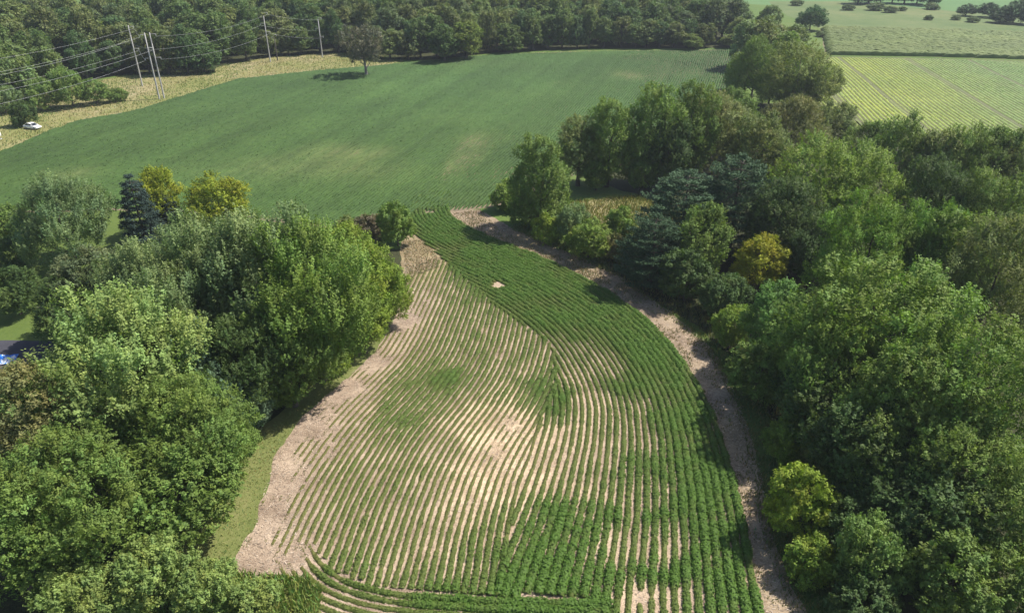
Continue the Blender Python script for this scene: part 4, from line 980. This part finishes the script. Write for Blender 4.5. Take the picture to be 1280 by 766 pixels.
lv = ['upper', 'middle', 'lower']
for k in range(3):
    wire(f'{lv[k]} wire running left out of frame from the single pole', wA[k], wG[k], 2.2, WG)
    wire(f'{lv[k]} wire running left out of frame from the pole pair', wB[k], wH[k], 2.4, WG)
    wire(f'{lv[k]} wire from the pole pair to the pale mid distance pole', wC[k], wD[k], 1.6, WG)
    wire(f'{lv[k]} wire from the mid distance pole to the farthest thin pole', wD[k], wF[k], 0.6, WG)
    wire(f'{lv[k]} wire between the single pole and the pole pair', wA[k], wB[k], 0.35, WG)

# ------------------------------------------------------------------ vehicles at the far left margin
WHITE = plain_mat('white_paint', (0.78, 0.78, 0.76), 0.3, 0, 0.03)
GLASS = plain_mat('dark_glass', (0.02, 0.025, 0.03), 0.08, 0, 0.1)
RUBBER = plain_mat('rubber', (0.02, 0.02, 0.02), 0.8)
STEEL = plain_mat('steel', (0.5, 0.5, 0.52), 0.35, 0.7)
LAMP = plain_mat('lamp_glass', (0.7, 0.72, 0.75), 0.15)
REDL = plain_mat('tail_lamp', (0.4, 0.02, 0.02), 0.2)

def loft(sections):
    """closed cross-sections (same point count) skinned along x, ends capped"""
    S = np.array(sections, float); m, k, _ = S.shape
    F = []
    for i in range(m - 1):
        for j in range(k):
            F.append((i * k + j, i * k + (j + 1) % k, (i + 1) * k + (j + 1) % k, (i + 1) * k + j))
    F.append(tuple(range(k))[::-1]); F.append(tuple(range((m - 1) * k, m * k)))
    return S.reshape(-1, 3), F
def ring(x, w, z0, z1, r=0.16):
    q = []
    for (sy, z, a0) in ((1, z1, 0), (-1, z1, 1), (-1, z0, 2), (1, z0, 3)):
        cy = sy * (w / 2 - r); cz = z - r if z == z1 else z + r
        for t_ in (0, .5, 1):
            a = (a0 + t_) * math.pi / 2
            q.append((x, cy + r * math.cos(a), cz + r * math.sin(a)))
    return q
def wheels(t, xs, half, rad):
    for wx in xs:
        for sy in (-1, 1):
            v, f = tube([(wx, sy * half - 0.11, rad), (wx, sy * half - 0.09, rad), (wx, sy * half + 0.09, rad), (wx, sy * half + 0.11, rad)], [rad * .8, rad, rad, rad * .8], 18)
            n = len(v)
            w = obj('wheel', mesh_of('wheel', v, [tuple(q) for q in f] + [tuple(range(18))[::-1], tuple(range(n - 18, n))], [RUBBER], smooth=False), t)
            v, f = tube([(wx, sy * (half + 0.07), rad), (wx, sy * (half + 0.118), rad), (wx, sy * (half + 0.125), rad)], [rad * .62, rad * .58, rad * .1], 14)
            obj('rim', mesh_of('rim', v, f, [STEEL]), w)

def make_car(x, y, rz, label):
    t = empty('parked_car', (x, y, 0), rz)
    tag(t, label, 'car')
    prof = [(-2.30, 1.50, 0.42, 0.80), (-2.22, 1.68, 0.30, 0.93), (-1.5, 1.78, 0.24, 0.98), (-0.6, 1.80, 0.22, 0.99), (0.6, 1.80, 0.22, 0.98), (1.2, 1.78, 0.24, 0.94), (1.95, 1.70, 0.26, 0.82), (2.25, 1.55, 0.34, 0.70)]
    v, f = loft([ring(a, b, c, d) for a, b, c, d in prof])
    obj('body', mesh_of('body', v, f, [WHITE], smooth=True), t)
    cab = [(-1.75, 1.42, 0.93, 1.02), (-1.1, 1.34, 0.93, 1.42), (-0.5, 1.30, 0.93, 1.48), (0.25, 1.30, 0.93, 1.44), (1.05, 1.42, 0.93, 1.02)]
    v, f = loft([ring(a, b, c, d, 0.04) for a, b, c, d in cab])
    g_ = obj('cabin_glass', mesh_of('cabin_glass', v, f, [GLASS], smooth=False), t)
    roof = [(-1.12, 1.30, 1.40, 1.47), (-0.5, 1.32, 1.45, 1.525), (0.28, 1.30, 1.41, 1.475)]
    v, f = loft([ring(a, b, c, d, 0.03) for a, b, c, d in roof])
    obj('roof', mesh_of('roof', v, f, [WHITE], smooth=True), t)
    for sy in (-1, 1):
        for (x0, z0_, x1, z1_) in ((-1.72, 0.97, -1.10, 1.42), (-0.45, 0.97, -0.45, 1.46), (0.28, 1.43, 1.04, 0.97)):
            y0 = sy * 0.69
            v, f = tube([(x0, y0, z0_), ((x0 + x1) / 2, sy * 0.675, (z0_ + z1_) / 2), (x1, sy * 0.66, z1_)], [0.05, 0.05, 0.05], 5)
            obj('pillar', mesh_of('pillar', v, f, [WHITE]), t)
        obj('headlight', mesh_of('headlight', *box(2.16, sy * 0.56, 0.62, 0.16, 0.34, 0.14), [LAMP]), t)
        obj('tail_light', mesh_of('tail_light', *box(-2.24, sy * 0.58, 0.74, 0.14, 0.3, 0.16), [REDL]), t)
        obj('mirror', mesh_of('mirror', *box(0.75, sy * 0.98, 1.0, 0.14, 0.2, 0.13), [WHITE]), t)
    wheels(t, (-1.38, 1.38), 0.80, 0.32)
    return t
make_car(*[(-122.6,186.0)][0], -0.32, 'white car with dark windows parked beside the small dark bush')

def make_camper(x, y, rz, label):
    t = empty('camper_trailer', (x, y, 0), rz)
    tag(t, label, 'trailer')
    prof = [(-2.6, 1.7, 0.9, 2.2), (-2.45, 2.0, 0.6, 2.55), (-1.8, 2.1, 0.5, 2.75), (0, 2.1, 0.5, 2.8), (1.6, 2.1, 0.5, 2.75), (2.2, 2.05, 0.6, 2.4), (2.5, 1.9, 0.8, 1.8), (2.6, 1.7, 0.95, 1.4)]
    v, f = loft([ring(a, b, c, d, 0.25) for a, b, c, d in prof])
    obj('body', mesh_of('body', v, f, [WHITE], smooth=True), t)
    for sy in (-1, 1):
        obj('window', mesh_of('window', *box(0.5, sy * 1.045, 1.9, 1.2, 0.03, 0.5), [GLASS]), t)
    obj('door', mesh_of('door', *box(-1.1, -1.05, 1.5, 0.65, 0.03, 1.7), [STEEL]), t)
    obj('drawbar', mesh_of('drawbar', *join([box(3.1, 0.25, 0.55, 1.3, 0.08, 0.1), box(3.1, -0.25, 0.55, 1.3, 0.08, 0.1), box(3.7, 0, 0.55, 0.3, 0.6, 0.09)]), [STEEL]), t)
    wheels(t, (-0.5,), 0.92, 0.34)
    return t
make_camper([(-127.0,176.5)][0][0], [(-127.0,176.5)][0][1], -0.5, 'white rounded trailer cut off by the left frame edge')

# crumpled blue tarp and dark strip of ground by the lawn
rng = np.random.default_rng(4)
tx, ty = [(-63.9,77.1)][0]
n = 26
gx, gy = np.meshgrid(np.linspace(-1.6, 1.6, n), np.linspace(-1.1, 1.1, n))
gz = 0.12 + 0.75 * np.exp(-(gx / 1.0) ** 2 - (gy / 0.65) ** 2) + 0.32 * (fbm(gx * 2.1 + 9, gy * 2.1 + 3) - 0.4) + 0.2 * (fbm(gx * 5, gy * 5) - 0.5)
gz = np.maximum(gz * np.clip((1.75 - np.abs(gx)) * 3, 0, 1), 0.03)
vid = np.arange(n * n).reshape(n, n)
tf = np.stack([vid[:-1, :-1], vid[:-1, 1:], vid[1:, 1:], vid[1:, :-1]], -1).reshape(-1, 4)
TARP = noise_mat('tarp', [(0.46, (0.03, 0.16, 0.62)), (0.53, (0.10, 0.30, 0.75)), (0.56, (0.75, 0.78, 0.82))], [(1.3, 1.0)], rough=0.35)
tarp = obj('tarp', mesh_of('tarp', np.c_[gx.ravel(), gy.ravel(), gz.ravel()], tf, [TARP], smooth=True))
tarp.location = (tx, ty, 0); tarp.rotation_euler = (0, 0, 0.3)
tag(tarp, 'crumpled bright blue and white tarp on the yard at left edge', 'tarp')
DARK_GROUND = noise_mat('dark_ground', [(0.3, (0.035, 0.035, 0.045)), (0.7, (0.07, 0.07, 0.085))], [(0.8, 0.5), (12, 0.5)])
sheet('dark_ground_strip', [(tx - 18, ty - 3), (tx + 3, ty - 2.5), (tx + 6.5, ty + 3.0), (tx + 5, ty + 4.6), (tx - 18, ty + 5.5)], 0.012, DARK_GROUND, 1.0, 0, None, 0.3, 19)

# ------------------------------------------------------------------ grass, weeds and straw
def blades(name, poly, per_m2, hmin, hmax, color, seed, w=0.06, lean=0.35, mat=None, tfn=None, mask=None, spread_tint=0.35, patchy=0.0):
    rng = np.random.default_rng(seed)
    p = np.array([q[:2] for q in poly]); lo, hi = p.min(0), p.max(0)
    n = int((hi[0] - lo[0]) * (hi[1] - lo[1]) * per_m2)
    x = rng.uniform(lo[0], hi[0], n); y = rng.uniform(lo[1], hi[1], n)
    k = in_poly(x, y, poly) & (rng.random(n) < 0.25 + 1.2 * fbm(x * 0.4, y * 0.4))
    if mask is not None: k &= mask(x, y)
    x, y = x[k], y[k]; n = len(x)
    a = rng.uniform(0, 6.283, n); h = rng.uniform(hmin, hmax, n) * (0.6 + 0.8 * fbm(x * 0.3, y * 0.3))
    ln = rng.normal(0, lean, (n, 2)) * h[:, None]
    b = np.c_[x, y, np.full(n, 0.0)]
    s = np.c_[np.cos(a), np.sin(a), np.zeros(n)] * (w * rng.uniform(0.6, 1.4, n))[:, None]
    tip = b + np.c_[ln, h]
    v = np.stack([b - s, b + s, tip], 1).reshape(-1, 3)
    f = np.arange(3 * n).reshape(n, 3)
    t = rng.uniform(1 - spread_tint, 1 + spread_tint, (n, 1)) * np.array([1, 1, 1]) * (1 + np.c_[rng.normal(0, .2, n), np.zeros(n), np.zeros(n)])
    if patchy:
        gq = np.clip((fbm(x * 0.09 + 11, y * 0.06) - 0.42) * 5, 0, 1)[:, None]
        t = t * (1 - patchy * gq * np.array([0.5, 0.22, 0.55]))
    o = obj(name, mesh_of(name, v, f, [mat or CROP], {'tint': ('FACE', 'FLOAT_COLOR', np.c_[np.clip(t, .2, 3), np.ones(n)])}))
    o.color = (*color, 1)
    tag(o, kind='stuff')
    return o
VERGE = [(-30, 40), (-29, 52), (-28, 60), (-25.5, 66)] + [(-20.2,72.9), (-23.3,65.8), (-24.6,59.7), (-24.1,53.2), (-23.5,48.5), (-24.3,45.3), (-23.1,43.4), (-15.9,41.7), (-15.8,39.9)] + [(-15, 36)]
tag(blades('verge_grass', VERGE, 36, 0.05, 0.2, (0.20, 0.22, 0.075), 61, w=0.05, lean=0.8, patchy=0.4), 'short green verge grass between stubble and the left trees', 'grass')
WEEDS = [(-28.2,44.2), (-23.3,44.0), (-17.3,43.4), (-15.9,42.3), (-15.6,39.9), (-16.2,37.4)] + [(-34, 34), (-34, 43)]
tag(blades('tall_weeds', WEEDS, 70, 0.3, 0.9, (0.20, 0.27, 0.07), 62, w=0.08), 'tall bright weeds along the bottom edge beside the stubble', 'weeds')
sil = [(q[0] - 0.9, q[1]) for q in FIELD_RIGHT[1:]] + [(24, 30)] + [(30, 30)] + [(q[0] + 5, q[1] + 1.5) for q in FIELD_RIGHT[:0:-1]]
tag(blades('edge_weeds', sil, 22, 0.2, 0.7, (0.15, 0.165, 0.055), 63), 'rough weeds along the foot of the right wood', 'weeds')
tag(blades('clearing_weeds', [(9, 117), (14, 110), (27, 116), (33, 127), (24, 137), (11, 133)], 22, 0.4, 0.9, (0.19, 0.19, 0.055), 64, w=0.08), 'yellowish tall grass in the clearing behind the bushes', 'grass')
tag(blades('margin_grass', MARGIN_POLY, 4.0, 0.2, 0.55, (0.25, 0.245, 0.11), 65, w=0.10, patchy=1.0), 'dry yellow brown grass under the power line', 'grass')
RSTRIP = [(q[0] + 0.3, q[1]) for q in FIELD_RIGHT[2:]] + [(24.5, 30), (20.5, 30)] + [tuple(q) for q in RG[::6] if q[1] < 110]
patch = [(-18.6,114.3), (-15.0,114.9), (-12.4,109.0), (-11.6,103.9), (-14.8,101.1), (-16.1,99.7)]
tag(blades('dry_patch', patch, 40, 0.12, 0.35, (0.27, 0.225, 0.14), 66), 'dry tan grass patch at the field neck', 'grass')
tag(blades('track_weeds', RSTRIP, 26, 0.12, 0.4, (0.22, 0.20, 0.09), 68, mask=lambda x, y: fbm(x * 0.7 + 5, y * 0.7) > 0.47), 'scattered weeds growing along the dirt strip', 'weeds')
strip = [(-11.8,126.7), (-6.0,129.2), (-2.1,119.1), (7.8,107.8), (15.2,99.2), (12.6,97.6), (6.4,105.4), (-4.1,116.0)]
tag(blades('strip_grass', strip, 30, 0.12, 0.4, (0.22, 0.195, 0.105), 67), 'thin dry grass growing on the upper dirt strip', 'grass')

# straw and corn trash lying on the bare soil
def straw(n, seed):
    rng = np.random.default_rng(seed)
    p = np.array(NEAR_POLY); lo, hi = p.min(0), p.max(0)
    x = rng.uniform(lo[0], hi[0], n); y = rng.uniform(max(lo[1], 36), hi[1], n)
    k = in_poly(x, y, NEAR_POLY); x, y = x[k], y[k]
    d = crop_density(x, y); edge_ = x > np.interp(y, RG[:, 1], RG[:, 0]) + 0.4
    k = (rng.random(len(x)) < np.clip(1.0 - 2.6 * d, 0.05, 1)) | edge_
    x, y = x[k], y[k]; n = len(x)
    a = rng.normal(0.25, 0.7, n); L_ = rng.uniform(0.1, 0.34, n); w = rng.uniform(0.01, 0.028, n)
    t = np.c_[np.cos(a), np.sin(a), rng.normal(0, 0.12, n)]; b = np.c_[-np.sin(a), np.cos(a), rng.normal(0, 0.3, n)]
    c = np.c_[x, y, rng.uniform(0.04, 0.09, n)]
    v = np.stack([c + t * L_[:, None] / 2 + b * w[:, None], c + t * L_[:, None] / 2 - b * w[:, None], c - t * L_[:, None] / 2 - b * w[:, None], c - t * L_[:, None] / 2 + b * w[:, None]], 1).reshape(-1, 3)
    tt = rng.uniform(0.35, 1.2, (n, 1)) * np.ones((1, 3))
    o = obj('straw', mesh_of('straw', v, np.arange(4 * n).reshape(n, 4), [STRAW], {'tint': ('FACE', 'FLOAT_COLOR', np.c_[tt, np.ones(n)])}))
    o.color = (0.50, 0.41, 0.33, 1)
    tag(o, 'pale straw and stubble lying on the bare soil', 'straw', kind='stuff')
straw(60000, 71)

# ------------------------------------------------------------------ haze
v, f = box(0, 0, 29, 6100, 6100, 62)
hz = obj('haze', mesh_of('haze', v, f))
hz['kind'] = 'stuff'
hm = bpy.data.materials.new('haze'); hm.use_nodes = True
hn = hm.node_tree.nodes; hn.remove(hn['Principled BSDF'])
pv = hn.new('ShaderNodeVolumePrincipled')
pv.inputs['Color'].default_value = (0.80, 0.88, 1.0, 1)
pv.inputs['Density'].default_value = 0.00017
pv.inputs['Anisotropy'].default_value = 0.2
hm.node_tree.links.new(pv.outputs[0], hn['Material Output'].inputs['Volume'])
hz.data.materials.append(hm)
